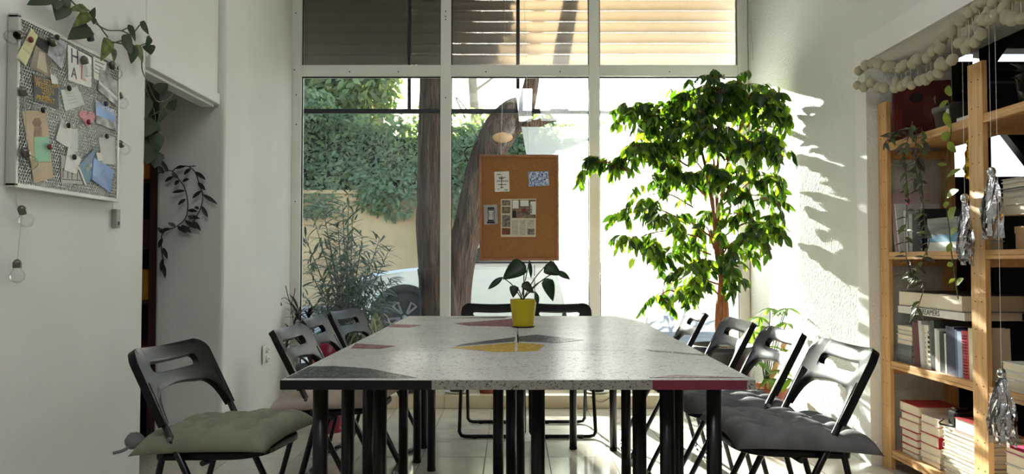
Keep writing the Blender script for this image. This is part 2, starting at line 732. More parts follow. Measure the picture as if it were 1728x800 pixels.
FM_sheet = film_mat('white_film_sheet', 0.16, 0.5, 5.0, 0.35, 0.6)
FM_haze = film_mat('dried_haze', 0.05, 0.42, 3.2, 0.36, 0.62, (0.72, 1.45))
YF = WY + 0.02


def film(pts, m, lab, nm='window_film'):
    b = MB()
    b.add([PY(x, y, YF) for x, y in pts], [list(range(len(pts)))])
    b.add([PY(x, y, YF) + Vector((0, 0.0006, 0)) for x, y in pts], [list(range(len(pts)))[::-1]])
    return b.build(nm, m, win)


FM_veil = film_mat('dust_veil', 0.0, 0.03, 3.0, 0.3, 0.7)
film([(509, 131), (742, 131), (742, 560), (509, 560)], FM_veil, '', 'dust_veil')
film([(762, 131), (869, 131), (869, 560), (762, 560)], FM_veil, '', 'dust_veil')
film([(870, 150), (898, 150), (897, 205), (876, 205)], FM_sheet, '')
film([(910, 150), (993, 150), (993, 204), (913, 204)], FM_sheet, '')
film([(1013, 150), (1100, 150), (1100, 200), (1013, 204)], FM_sheet, '')
film([(880, 214), (993, 214), (993, 560), (962, 560), (950, 500), (935, 440), (905, 330), (888, 260)], FM_haze, '', 'dried_haze')
film([(1013, 213), (1245, 213), (1245, 560), (1013, 560)], FM_haze, '', 'dried_haze')

# roller shutter outside the upper panes
shut = thing('roller_shutter', 'half lowered beige roller shutter with bright gaps behind the frosted upper panes', 'shutter', (0, 5.96, 2.45))
M_slat = mat('shutter_slat', rgb(176, 178, 182), 0.6, var=0.05, trans=0.34, transcol=rgb(222, 208, 184))
zz = PY(864, 112, 5.96).z
k = 0
while zz < 3.42:
    b = MB()
    n = 5
    for (x0, x1) in ((-1.68, 1.74),):
        pr = []
        for i in range(n + 1):
            t = i / n
            pr.append((5.955 + 0.012 * math.sin(math.pi * t), zz + 0.002 + t * 0.0825))
        vs_ = [(x0, y, z) for y, z in pr] + [(x1, y, z) for y, z in pr]
        b.add(vs_, [(i, i + 1, n + 2 + i, n + 1 + i) for i in range(n)], 0, True)
    b.build('slat', M_slat, shut, solid=0.004)
    zz += 0.0855
    k += 1

# awning frame outside: rail and poles
aw = thing('awning_frame', 'dark metal awning rail with two thin upright poles outside the panes', 'awning frame', (0, 5.9, 2.17))
ra_ = PY(864, 188, 5.88).z
MB().box(-1.66, 1.74, 5.865, 5.895, ra_ - 0.017, ra_ + 0.017).build('rail', M_black, aw)
for px in (691, 874):
    x = PY(px, 100, 5.88).x
    MB().tube([(x, 5.88, ra_), (x, 5.88, 3.4)], 0.015, 10).build('pole', M_black, aw)

# wall socket
so = thing('wall_socket', 'white double wall socket low on the wall beside the window', 'socket', PX(446, 598, -1.60) + Vector((0, 0, 0)))
sp_ = PX(446, 598, -1.597)
wall_dir = Vector((-0.085, 1.58, 0)).normalized()
wall_n = Vector((wall_dir.y, -wall_dir.x, 0))
b = MB()
c0 = sp_
b.prism([c0 + wall_dir * a + Vector((0, 0, z)) for a, z in ((-.05, -.06), (.05, -.06), (.05, .06), (-.05, .06))], wall_n * 0.012)
b.build('plate', M_white, so, bevel=0.004)
for dz in (-.028, .028):
    b = MB()
    p = c0 + wall_n * 0.012 + Vector((0, 0, dz))
    b.tube([p, p + wall_n * 0.016], 0.021, 14)
    q = b.build('outlet', M_white, so)
    for dd in (-.008, .008):
        b = MB()
        p2 = p + wall_n * 0.0165 + wall_dir * dd
        b.tube([p2, p2 + wall_n * 0.0012], 0.003, 8)
        b.build('pin_hole', M_ink, q)
cw = PX(1268, 0, 1.77)
tag(MB().tube(bez([PX(1266, -60, 1.765), PX(1267, 40, 1.765), PX(1271, 100, 1.765)]), 0.003, 6).build('cord', M_white), 'thin white cord hanging down the wall right of the upper panes', 'cord')

# ------------------------------------------------------------------ tables
def table_mat(name, base, fleck, amount=0.5, sc=75):
    m = bpy.data.materials.new(name)
    m.use_nodes = True
    N, L = m.node_tree.nodes, m.node_tree.links
    p = N['Principled BSDF']
    p.inputs['Roughness'].default_value = 0.35
    p.inputs['Specular IOR Level'].default_value = 0.15
    tc = N.new('ShaderNodeTexCoord')
    mp = N.new('ShaderNodeMapping')
    mp.inputs['Scale'].default_value = (1.0, 1.0, 1.0)
    L.new(tc.outputs['Object'], mp.inputs[0])
    v = N.new('ShaderNodeTexNoise')
    v.inputs['Scale'].default_value = sc
    v.inputs['Detail'].default_value = 5
    v.inputs['Distortion'].default_value = 1.6
    L.new(mp.outputs[0], v.inputs['Vector'])
    r = N.new('ShaderNodeValToRGB')
    r.color_ramp.elements[0].position = 0.36
    r.color_ramp.elements[0].color = fleck
    r.color_ramp.elements[1].position = 0.46
    r.color_ramp.elements[1].color = base
    L.new(v.outputs['Fac'], r.inputs[0])
    n2 = N.new('ShaderNodeTexNoise')
    n2.inputs['Scale'].default_value = 3
    L.new(mp.outputs[0], n2.inputs['Vector'])
    mx = N.new('ShaderNodeMixRGB')
    mx.blend_type = 'MULTIPLY'
    mx.inputs[0].default_value = 0.35
    L.new(r.outputs[0], mx.inputs[1])
    L.new(n2.outputs['Fac'], mx.inputs[2])
    b = N.new('ShaderNodeBump')
    b.inputs['Strength'].default_value = 0.22
    b.inputs['Distance'].default_value = 0.003
    L.new(v.outputs['Fac'], b.inputs['Height'])
    df = N.new('ShaderNodeBsdfDiffuse')
    gs = N.new('ShaderNodeBsdfGlossy')
    gs.inputs['Roughness'].default_value = 0.22
    L.new(mx.outputs[0], df.inputs[0])
    L.new(b.outputs[0], df.inputs['Normal'])
    L.new(b.outputs[0], gs.inputs['Normal'])
    mr2 = N.new('ShaderNodeMapRange')
    mr2.inputs['From Min'].default_value = 0.3
    mr2.inputs['From Max'].default_value = 0.7
    mr2.inputs['To Min'].default_value = 0.03
    mr2.inputs['To Max'].default_value = 0.24
    L.new(v.outputs['Fac'], mr2.inputs[0])
    ms_ = N.new('ShaderNodeMixShader')
    L.new(mr2.outputs[0], ms_.inputs[0])
    L.new(df.outputs[0], ms_.inputs[1])
    L.new(gs.outputs[0], ms_.inputs[2])
    N.remove(p)
    L.new(ms_.outputs[0], N['Material Output'].inputs[0])
    MATS[name] = m
    return m


TT_grey = table_mat('table_grey_terrazzo', rgb(200, 200, 196), rgb(142, 141, 138))
TT_dark = table_mat('table_dark_inlay', rgb(72, 76, 78), rgb(120, 122, 122))
TT_yel = table_mat('table_yellow_inlay', rgb(176, 142, 40), rgb(206, 186, 110))
TT_mar = table_mat('table_maroon_inlay', rgb(120, 72, 76), rgb(160, 140, 138))
TT_edge = table_mat('table_edge_terrazzo', rgb(150, 147, 138), rgb(60, 58, 54), sc=130)
TT_red = mat('table_maroon_edge', rgb(112, 28, 52), 0.4)
TZ = 0.725
tz = lambda px, py: PZ(px, py, TZ)


def table(label, poly, legs, inlays, edges):
    cx = sum(p[0] for p in poly) / len(poly)
    cy = sum(p[1] for p in poly) / len(poly)
    t = thing('work_table', label, 'table', (cx, cy, 0), 0, 'terrazzo tables pushed together')
    MB().prism([(x, y, TZ - 0.024) for x, y in poly], (0, 0, 0.024)).build('tabletop', TT_grey, t, bevel=0.002)
    for (pts, m) in inlays:
        b = MB()
        b.prism([(x, y, TZ + 0.0002) for x, y in pts], (0, 0, 0.0007))
        b.build('inlay', m, t)
    for (a, c, m) in edges:
        a, c = Vector((a[0], a[1], 0)), Vector((c[0], c[1], 0))
        d = (c - a).normalized()
        n = Vector((d.y, -d.x, 0))
        b = MB()
        b.prism([a + Vector((0, 0, TZ - 0.0255)), c + Vector((0, 0, TZ - 0.0255)), c + n * 0.004 + Vector((0, 0, TZ - 0.0255)), a + n * 0.004 + Vector((0, 0, TZ - 0.0255))], (0, 0, 0.0245))
        b.build('edge_band', m, t)
    # black steel underframe along the edges
    b = MB()
    ins = []
    for (x, y) in poly:
        v = Vector((cx - x, cy - y, 0)).normalized() * 0.24
        ins.append(Vector((x, y, 0)) + v)
    for i in range(len(ins)):
        a, c = ins[i], ins[(i + 1) % len(ins)]
        b.bar(a + Vector((0, 0, TZ - 0.0345)), c + Vector((0, 0, TZ - 0.0345)), 0.03, 0.018)
    b.build('underframe', M_black, t)
    for (x, y) in legs:
        l = MB().tube([(x, y, 0.012), (x, y, TZ - 0.025)], 0.0205, 20).build('leg', M_black, t)
        MB().tube([(x, y, 0.0), (x, y, 0.014)], 0.0215, 20).build('foot', M_plast, l)
    return t


def at_leg(px, Y):
    return ((px - 864) * Y / FPX, Y)


FL, FR = (-0.607, 2.03), (0.637, 2.03)
SL, SR = (-0.602, 2.66), (0.648, 2.70)
BL, BR = (-0.584, 4.36), (0.674, 4.36)
SEAM = (0.024, 2.675)
q = lambda *a: [(tz(x, y).x, tz(x, y).y) for x, y in a]
table('grey speckled table nearest the viewer with black and maroon front edge', [FL, FR, SR, SEAM, SL],
      [at_leg(543, 2.11), at_leg(589, 2.42), at_leg(643, 2.36), at_leg(907.5, 2.26), at_leg(1077.5, 2.26), at_leg(1124, 2.12), at_leg(1140, 2.36), at_leg(1202.5, 2.10)],
      [(q((482, 638.5), (706, 638.5), (622, 622), (560, 618), (522, 619)), TT_dark), (q((1096, 638), (1258, 638), (1140, 633)), TT_mar),
       (q((1090, 590.5), (1196, 598), (1190, 600.5), (1100, 593)), TT_dark)],
      [((-0.607, 2.03), (-0.21, 2.03), M_black), ((-0.21, 2.03), (0.368, 2.03), TT_edge), ((0.368, 2.03), (0.615, 2.03), TT_red), ((0.615, 2.03), (0.637, 2.03), TT_edge)])
GAP = 0.003
table('grey speckled table at the far left with a yellow inlay half and pale patches', [(SL[0], SL[1] + GAP), (SEAM[0] - GAP, SEAM[1] + GAP), (SEAM[0] - GAP, 4.36), BL],
      [at_leg(623, 2.78), at_leg(682, 3.35), at_leg(705, 4.0), at_leg(716, 4.30), at_leg(729, 3.84), at_leg(841, 2.97)],
      [(q((760, 587), (869, 578.5), (869, 594), (840, 594.5)), TT_yel), (q((870, 569), (868, 576.5), (768, 585), (780, 581)), TT_dark),
       (q((765, 546), (867, 538), (867, 551), (790, 550)), TT_mar), (q((600, 580), (668, 584), (640, 589), (592, 588)), TT_mar), (q((660, 547), (712, 549), (690, 553), (655, 552)), TT_mar),
       (q((750, 537), (860, 534.5), (850, 537)), TT_dark)],
      [])
table('grey speckled table at the far right, its seam meeting the yellow inlay', [(SEAM[0] + GAP, SEAM[1] + GAP), (SR[0], SR[1] + GAP), BR, (SEAM[0] + GAP, 4.36)],
      [at_leg(862.5, 3.06), at_leg(878, 3.55), at_leg(966.5, 4.28), at_leg(1033.5, 4.25), at_leg(1055, 3.25)],
      [(q((873.5, 578.5), (920, 582), (908, 592), (873, 594)), TT_yel), (q((875, 568), (905, 565), (985, 574), (940, 579), (874.5, 576.5)), TT_dark),
       (q((872, 538), (894, 540), (893, 551), (872, 552)), TT_mar)],
      [])

# ------------------------------------------------------------------ folding chairs
CH_TOP = Vector((-0.2, 0, 0.765))
CH_DIR = Vector((0.4, 0, -0.765)).normalized()
CH_N = Vector((0.765, 0, 0.4)).normalized()


def make_chair():
    r = thing('folding_chair', 'x', 'chair', (0, 0, 0), 0, 'black folding chairs round the tables')
    W = 0.205

    def tx(z):
        return 0.2 - 0.4 * z / 0.765
    for s in (-1, 1):
        y = s * (W - 0.015)
        p = [(tx(0.66), y, 0.66), (tx(0.3), y, 0.3), (tx(0.06), y, 0.06)] + \
            [(tx(0.035), y, 0.035), (tx(0.014), y - s * 0.012, 0.016), (tx(0.010), y - s * 0.035, 0.0115), (tx(0.010), y - s * 0.07, 0.0115)]
        MB().tube(p, 0.011, 10).build('leg', M_black, r)
        y2 = s * (W - 0.042)
        px, pz = tx(0.50), 0.50
        q_ = [(px + 0.006, y2, pz + 0.002)] + [(px + a, y2, pz + c) for a, c in ((-.022, -.010), (-.038, -.034), (-.048, -.075), (-.06, -.13))]
        q_ += [(-0.205, y2, 0.06), (-0.212, y2, 0.035), (-0.216, y2 - s * .012, 0.016), (-0.217, y2 - s * .035, 0.0115), (-0.217, y2 - s * .07, 0.0115)]
        MB().tube(q_, 0.0105, 10).build('leg', M_black, r)
        b = MB().tube([(px, s * (W - 0.056), pz), (px, s * (W - 0.002), pz)], 0.007, 10)
        b.build('pivot_bolt', mat('bolt_steel', rgb(120, 120, 122), 0.3, metal=1.0), r)
        # rubber feet
        for (fx, fy) in ((tx(0.01), s * 0.10), (-0.217, s * 0.08)):
            MB().box(fx - 0.013, fx + 0.013, fy - 0.012, fy + 0.012, 0.0, 0.012).build('foot', M_plast, r)
    MB().tube([(tx(0.010), -0.121, 0.0115), (tx(0.010), 0.121, 0.0115)], 0.011, 10).build('floor_bar', M_black, r)
    MB().tube([(-0.217, -0.094, 0.0115), (-0.217, 0.094, 0.0115)], 0.0105, 10).build('floor_bar', M_black, r)
    # seat pan
    pts = []
    hx0, hx1, hy, rr = -0.135, 0.215, 0.172, 0.10
    for (cx, cy, a0, rad) in ((hx1 - rr, hy - rr, 0, rr), (hx0 + .03, hy - .03, 90, .03), (hx0 + .03, -hy + .03, 180, .03), (hx1 - rr, -hy + rr, 270, rr)):
        for k in range(7):
            a = math.radians(a0 + k * 15)
            pts.append((cx + rad * math.cos(a), cy + rad * math.sin(a)))
    b = MB()
    b.prism([(x, y, 0.425 + 0.05 * (x + 0.135)) for x, y in pts], (0, 0, 0.022))
    b.build('seat', M_plast, r, bevel=0.006)
    b = MB().tube([(0.03, -0.17, 0.425), (0.03, 0.17, 0.425)], 0.009, 8)
    b.build('seat_rod', M_black, r)
    # backrest shell with hand slot
    ys = []
    n = 40
    for i in range(n + 1):
        ys.append(-W + 2 * W * i / n)
    for e in (0.1305, 0.1295, 0.127, 0.122, 0.116, 0.174, 0.181, 0.2035, 0.2005, 0.1985):
        ys += [e, -e]
    ys = sorted(set(round(v, 5) for v in ys))
    SLC, SH, SW = 0.068, 0.019, 0.13

    def top(y):
        R = 0.055
        d = abs(y) - (W - R)
        return 0.0 if d <= 0 else R - math.sqrt(max(0, R * R - d * d))

    def bot(y):
        a = abs(y)
        if a < 0.10:
            return 0.142 - 0.012 * (1 - (a / 0.10) ** 2)
        if a >= 0.178:
            return 0.255
        t = (a - 0.10) / 0.078
        return 0.142 + 0.113 * (1 - math.sqrt(max(0, 1 - t ** 2.4)))

    def slot(y):
        d = abs(y) - (SW - SH)
        if d <= 0:
            return SH
        if d >= SH:
            return 0.0
        return math.sqrt(SH * SH - d * d)

    def pos(y, s_):
        p = CH_TOP + CH_DIR * s_
        k = 0.03 * (1 - (y / W) ** 2) * max(0.0, 1 - 0.2 * s_ / 0.14)
        edge = max(0, 0.02 - s_) * 0.3
        return Vector((p.x - CH_N.x * (k + edge), y, p.z - CH_N.z * k))
    b = MB()
    grid_u, grid_l = [], []
    vs_ = []
    fs = []
    prev = None
    for y in ys:
        h = slot(y)
        tp, bt = top(y), bot(y)
        col = [tp, tp + (SLC - h - tp) * 0.4, tp + (SLC - h - tp) * 0.8, SLC - h, SLC + h, SLC + h + (bt - SLC - h) * 0.33, SLC + h + (bt - SLC - h) * 0.66, bt]
        base = len(vs_)
        vs_ += [pos(y, s_) for s_ in col]
        if prev is not None:
            open_ = (prev[1] > 1e-6 or h > 1e-6)
            for i in range(7):
                if i == 3 and not (False):
                    continue
                fs.append((prev[0] + i, prev[0] + i + 1, base + i + 1, base + i))
        prev = (base, h)
    b.add(vs_, fs, 0, True)
    o = b.build('backrest', M_plast, r)
    bm = bmesh.new()
    bm.from_mesh(o.data)
    bmesh.ops.remove_doubles(bm, verts=bm.verts, dist=1e-5)
    bm.to_mesh(o.data)
    bm.free()
    md = o.modifiers.new('solidify', 'SOLIDIFY')
    md.thickness = 0.024
    md.offset = 0
    md = o.modifiers.new('bevel', 'BEVEL')
    md.width = 0.005
    md.segments = 2
    md.limit_method = 'ANGLE'
    md.angle_limit = math.radians(50)
    return r


chair_rows = [
    # x, y of the backrest top centre, facing angle, label
    (-1.135, 2.55, -0.16, 'black folding chair with green cushion, nearest of those against the plain left side'),
    (-0.925, 3.20, -0.05, 'black folding chair carrying the plain beige cushion'),
    (-0.965, 3.74, 0.0, 'black folding chair third along the left table side, in front of the maroon vase'),
    (-0.935, 4.30, -0.22, 'black folding chair last in the left row, beside the striped spider plant'),
    (1.105, 2.56, math.pi + 0.06, 'black folding chair with the largest dark grey tufted cushion, nearest the bookshelf'),
    (1.085, 3.08, math.pi + 0.03, 'black folding chair second along the right row, sunlit grey cushion on it'),
    (1.06, 3.60, math.pi + 0.04, 'black folding chair third along the right row, before the fig planter'),
    (1.005, 4.18, math.pi - 0.02, 'black folding chair last in the right row, farthest from the bookshelf'),
    (-0.118, 4.93, -math.pi / 2, 'black folding chair with its back to the window, partly behind the yellow pot'),
    (0.300, 4.93, -math.pi / 2, 'black folding chair with its back to the window, right of the yellow pot'),
]
proto = make_chair()
chairs = []
for i, (x, y, a, lab) in enumerate(chair_rows):
    o = proto if i == 0 else copy_tree(proto)
    ca, sa = math.cos(a), math.sin(a)
    o.location = (x + 0.2 * ca, y + 0.2 * sa, 0)
    o.rotation_euler = (0, 0, a)
    o['label'] = lab
    ROOTM[o.name] = Matrix.Translation(o.location) @ Matrix.Rotation(a, 4, 'Z')
    chairs.append(o)


# ------------------------------------------------------------------ seat cushions
def cushion(ch, label, m, tufted, dx=0.0, dy=0.0, rot=0.0, T=0.055, S=0.205, tie=True, seed=1):
    R = ROOTM[ch.name]
    loc = R @ Vector((0.035 + dx, dy, 0.457))
    r = thing('seat_cushion', label, 'cushion', loc, ch.rotation_euler[2] + rot, 'seat cushions on the folding chairs')
    n = 34
    vs_, fs = [], []
    tufts = [(a, c) for a in (-.5, 0, .5) for c in (-.5, 0, .5)] if tufted else []
    random.seed(seed)
    for side in (1, -1):
        for i in range(n + 1):
            for j in range(n + 1):
                u, v = -1 + 2 * i / n, -1 + 2 * j / n
                e = max(0.0, (1 - abs(u) ** 5)) ** 0.5 * max(0.0, (1 - abs(v) ** 5)) ** 0.5
                h = e * T * (1.0 if side > 0 else 0.28)
                if side > 0:
                    for (a, c) in tufts:
                        d2 = (u - a) ** 2 + (v - c) ** 2
                        h -= T * 0.5 * math.exp(-d2 / 0.022) * min(1, e * 1.5)
                    if tufts:
                        for g in (-.5, 0, .5):
                            h -= T * 0.14 * math.exp(-((u - g) / 0.07) ** 2) * e
                            h -= T * 0.14 * math.exp(-((v - g) / 0.07) ** 2) * e
                    nn = noise.noise(Vector((u * 2.5 + seed * 3, v * 2.5, 1.3)))
                    h += nn * T * 0.16 * e
                h = h * side
                pin = 1 - 0.10 * (1 - abs(u)) * (abs(v) ** 4) - 0.0
                pin2 = 1 - 0.10 * (1 - abs(v)) * (abs(u) ** 4)
                x = u * S * pin2
                y = v * S * pin
                z = h + 0.016 + (0.05 * x if side else 0)
                z -= 0.012 * (abs(u) * abs(v)) ** 4
                vs_.append((x, y, z))
    m1 = (n + 1) ** 2
    for i in range(n):
        for j in range(n):
            a = i * (n + 1) + j
            fs.append((a, a + n + 1, a + n + 2, a + 1))
            fs.append((m1 + a, m1 + a + 1, m1 + a + n + 2, m1 + a + n + 1))
    b = MB()
    b.add(vs_, fs, 0, True)
    o = b.build('pad', m, r, world=False)
    bm = bmesh.new(); bm.from_mesh(o.data); bmesh.ops.remove_doubles(bm, verts=bm.verts, dist=1e-5); bm.to_mesh(o.data); bm.free()
    for (a, c) in tufts:
        # find the dimple height
        h = T * (1 - .5 - .28)
        MB().ball((a * S, c * S, h + 0.0165 + 0.05 * a * S), 0.005, 8, 5, sz=0.5).build('tuft_button', m, r, world=False)
    if tie:
        for s in (-1, 1):
            p = [(-S + .01, s * (S - .015), 0.012), (-S - .02, s * (S - .005), 0.005), (-S - .03, s * (S + .012), -0.03), (-S - .012, s * (S + .01), -0.07)]
            MB().tube(bez(p, 5), 0.004, 6).build('tie', m, r, world=False)
    return r


M_cgreen = mat('sage_cushion_cloth', rgb(122, 124, 104), 0.9, var=0.1, vscale=12, bump=0.12, bscale=300)
M_cbeige = mat('beige_cushion_cloth', rgb(172, 158, 146), 0.9, var=0.06, vscale=12, bump=0.1, bscale=300)
M_cgrey = mat('grey_cushion_cloth', rgb(112, 112, 114), 0.85, var=0.12, vscale=14, bump=0.12, bscale=300)
M_cgrey2 = mat('dark_grey_cushion_cloth', rgb(104, 104, 108), 0.85, var=0.12, vscale=14, bump=0.12, bscale=300)
cg = cushion(chairs[0], 'sage green tufted seat cushion with knotted grey tie on the left foreground chair', M_cgreen, True, dx=-0.01, rot=0.05, T=0.062, S=0.215, tie=False, seed=2)
# knotted tie at the rear corner
b = MB()
kp = ROOTM[chairs[0].name] @ Vector((-0.19, -0.17, 0.485))
b.ball(kp, 0.03, 10, 7, bump=0.18, sz=0.8)
b.tube(bez([kp, kp + Vector((-.04, -.02, -.03)), kp + Vector((-.06, -.05, -.045))], 4), [0.006] * 4 + [0.005] * 5, 6) if False else None
b.build('knot', M_cgrey, cg)
MB().tube(bez([kp, kp + Vector((-.02, -.03, -.02)), kp + Vector((-.05, -.04, -.028))], 4), 0.005, 6).build('tie', M_cgrey, cg)
cushion(chairs[1], 'plain beige seat cushion on the second chair of the left row', M_cbeige, False, dx=-0.02, T=0.06, S=0.225, tie=False, seed=3)
cushion(chairs[4], 'dark grey tufted seat cushion nearest the wooden bookshelf', M_cgrey, True, dx=-0.02, rot=-0.04, T=0.06, S=0.225, tie=False, seed=4)
cushion(chairs[5], 'grey tufted seat cushion in dappled sun, second in the right row', M_cgrey2, True, dx=0.0, T=0.055, S=0.215, tie=False, seed=5)
cushion(chairs[6], 'dusky grey seat cushion on the third chair of the right row', mat('taupe_cushion_cloth', rgb(112, 98, 96), 0.9, var=0.08), True, T=0.05, tie=False, seed=6)

# ------------------------------------------------------------------ yellow pot plant on the table
pb = PZ(883, 552, TZ)
yp = thing('potted_philodendron', 'bright yellow pot with a dark drooping leafy plant on the grey tables', 'potted plant', pb)
MB().lathe([(0.0, 0.0), (0.046, 0.0), (0.048, 0.004), (0.0625, 0.128), (0.063, 0.131), (0.058, 0.131), (0.056, 0.118), (0.0, 0.116)], pb, 36).build('pot', mat('yellow_glaze', rgb(206, 184, 22), 0.35, var=0.03), yp)
MB().lathe([(0.0, 0.0), (0.050, 0.0), (0.056, 0.004), (0.054, 0.006), (0.0, 0.004)], pb + Vector((0, 0, 0.0002)), 28).build('saucer', M_dark, yp)
MB().lathe([(0.0, 0.119), (0.056, 0.1185)], pb, 24).build('soil', M_soil, yp)
M_phil = mat('philodendron_leaf', rgb(34, 58, 36), 0.4, var=0.15, vscale=14, trans=0.25, transcol=rgb(60, 110, 40))
Yp = pb.y
sb = PY(882, 504, Yp)
# leaf: base px, tip px, width in px, depth offset
for (bx, by, tx_, ty, w, dy, roll) in ((886, 446, 848, 470, 34, -.01, .3), (848, 468, 824, 487, 12, -.02, .9), (893, 440, 897, 468, 8, .02, 1.2), (919, 450, 947, 463, 28, 0, .2),
                                       (921, 470, 934, 508, 22, -.03, .2), (938, 458, 962, 470, 14, .0, .8), (882, 478, 901, 494, 17, -.04, .3), (868, 482, 866, 502, 16, -.045, .2), (904, 493, 908, 514, 9, -.05, 1.0)):
    p0, p1 = PY(bx, by, Yp + dy), PY(tx_, ty, Yp + dy - 0.02)
    Ld = (p1 - p0).length
    g = leaf_geo(Ld, w * Yp / FPX, 'heart' if w > 15 else 'oval', 0.3, 0.1, 7)
    M = leaf_matrix(p0, p1 - p0, Vector((0.25 * roll, -1, 0.55)), 1.0)
    MB().add([M @ Vector(v) for v in g[0]], g[1], 0, True).build('leaf', M_phil, yp, solid=0.0008)
    mid = (sb + p0) / 2 + Vector((0, 0, 0.012))
    MB().tube(bez([sb + Vector((random.uniform(-.01, .01), random.uniform(-.01, .01), -0.01)), mid, p0], 5), 0.0028, 6).build('stalk', M_stem, yp)

# ------------------------------------------------------------------ cork board hanging before the window
CY = 5.52
c00, c10, c11, c01 = PY(809, 440, CY), PY(942, 440, CY), PY(943, 261, CY), PY(810, 261, CY)
ck = thing('cork_board', 'cork notice board with wooden frame hanging before the middle pane', 'notice board', (c00 + c10) / 2)
x0, x1, z0, z1 = c00.x, c11.x, c00.z, c11.z
MB().box(x0 + .012, x1 - .012, CY + 0.002, CY + 0.012, z0 + .012, z1 - .012).build('cork_sheet', M_cork, ck)
M_frame = mat('oak_frame', rgb(176, 120, 84), 0.5, col2=rgb(150, 98, 66), vscale=12)
for (a, c, e, f) in ((x0, x1, z0, z0 + .018), (x0, x1, z1 - .018, z1), (x0, x0 + .018, z0 + .018, z1 - .018), (x1 - .018, x1, z0 + .018, z1 - .018)):
    MB().box(a, c, CY - 0.008, CY + 0.014, e, f).build('frame_strip', M_frame, ck, bevel=0.002)
for px, pt in ((845, 853), (892, 885)):
    a = PY(px, 262, CY + .005)
    e = PY(pt, 0, CY + .005)
    e = a + (e - a) * ((3.5 - a.z) / (e.z - a.z))
    MB().tube([a, e], 0.0012, 5).build('cord', M_white, ck)


def sheet(name, label, cat, pts, m, thick=0.0012, off=0.0, group=None):
    r = thing(name, label, cat, (sum((PY(x, y, CY) for x, y in pts), Vector()) / len(pts)), 0, group)
    y = CY - 0.001 - off
    MB().prism([PY(px, py, y) for px, py in pts], (0, -thick, 0)).build('sheet', m, r)
    return r


def patch(r, x0_, y0_, x1_, y1_, m, off, nm='print'):
    MB().prism([PY(x, y, CY - 0.0025 - off) for x, y in ((x0_, y0_), (x1_, y0_), (x1_, y1_), (x0_, y1_))], (0, -0.0003, 0)).build(nm, m, r)


M_pr_d = mat('print_dark', rgb(66, 62, 62), 0.7, col2=rgb(150, 140, 132), vscale=60, detail=5)
M_pr_b = mat('print_brown', rgb(150, 128, 106), 0.7, col2=rgb(78, 66, 60), vscale=40, detail=5)
M_pr_r = mat('print_red', rgb(140, 60, 44), 0.7, col2=rgb(90, 60, 54), vscale=50)
M_pr_grey = mat('print_text_grey', rgb(150, 146, 138), 0.8, col2=rgb(214, 208, 196), vscale=220)
r = sheet('note_sheet', 'white handwritten note pinned at the upper corner of the cork board', 'paper', [(834, 290), (859, 289), (860, 323), (835, 324)], M_white)
for (x, y, a, c) in ((838, 294, 846, 295), (841, 299, 853, 300), (846, 297, 847, 318), (838, 305, 858, 306), (842, 301, 850, 302.2), (840, 311, 855, 312), (844, 316, 850, 317), (839, 319, 843, 319.8), (851, 320, 857, 321)):
    patch(r, x, y, a, c, M_ink, 0, 'writing')
r = sheet('postcard', 'blue and white mosaic patterned postcard on the cork board', 'postcard', [(891, 290), (925, 289), (927, 313), (892, 315)], mat('blue_mosaic', rgb(224, 232, 242), 0.6, col2=rgb(44, 92, 178), vscale=90, detail=2))
for k in range(16):
    x = 894 + (k % 8) * 3.8 + random.uniform(-1, 1)
    y = 293 + (k // 8) * 9 + random.uniform(-2, 2)
    patch(r, x, y, x + random.uniform(1.5, 3), y + random.uniform(1.5, 4), mat('deep_blue_ink', rgb(30, 60, 140), 0.6) if k % 3 else M_white, 0, 'mosaic_piece')
r = sheet('photo_print', 'small grey photograph of an hourglass on the cork board', 'photo', [(816, 346), (839, 345), (840, 378), (817, 379)], mat('photo_grey', rgb(168, 166, 168), 0.5, var=0.1, vscale=10))
hg = [(823, 350, 834, 353), (822, 374, 835, 377), (824, 371, 833, 373.5), (824, 353.5, 833, 355)]
for (a, c, e, f) in hg:
    patch(r, a, c, e, f, M_ink, 0.0, 'print')
MB().prism([PY(x, y, CY - 0.0025) for x, y in ((824.5, 355.5), (832.5, 355.5), (829, 363), (832.5, 370.5), (824.5, 370.5), (828, 363))], (0, -0.0003, 0)).build('print', mat('hourglass_pale', rgb(206, 200, 196), 0.5), r)
for x in (823.2, 833.6):
    patch(r, x, 353, x + 0.8, 374, M_ink, 0.0002, 'print')
r = sheet('magazine_page', 'magazine page with interior photos and text columns on the cork board', 'magazine page', [(845, 336), (905, 335), (904, 400), (845, 400)], mat('page_paper', rgb(212, 200, 178), 0.7, var=0.02))
for (a, c, e, f, m) in ((847, 338, 861, 347, M_pr_d), (847, 349, 861, 360, M_pr_b), (847, 363, 861, 383, M_pr_d), (847, 385, 861, 396, M_pr_r), (864, 337, 904, 368, M_pr_b),
                        (864, 371, 874, 396, M_pr_grey), (877, 371, 887, 397, M_pr_grey), (890, 371, 901, 384, M_pr_grey), (890, 386, 902, 396, M_pr_d)):
    patch(r, a, c, e, f, m, 0, 'print')
for (a, c, e, f, m) in ((865, 338, 875, 352, M_white), (878, 338, 892, 348, M_white), (893, 345, 898, 360, M_pr_d), (865, 356, 871, 367, M_ink), (880, 352, 888, 358, M_pr_r), (895, 340, 904, 362, M_white)):
    patch(r, a, c, e, f, m, 0.0004, 'print')

# ------------------------------------------------------------------ wire mesh memo board on the left wall
BX = LX + 0.034               # plane of the mesh
pg = thing('mesh_board', 'pale grey metal mesh memo board on the left wall', 'memo board', PX(110, 335, LX))
ya, yb = PX(29, 170, BX).y, PX(199, 230, BX).y
zb, zt = PX(27, 314, BX).z, PX(30, 24, BX).z
M_mesh = mat('grey_mesh_metal', rgb(188, 188, 182), 0.45, metal=0.3, var=0.04)
b = MB()
hw, hh = 0.0125, 0.0108


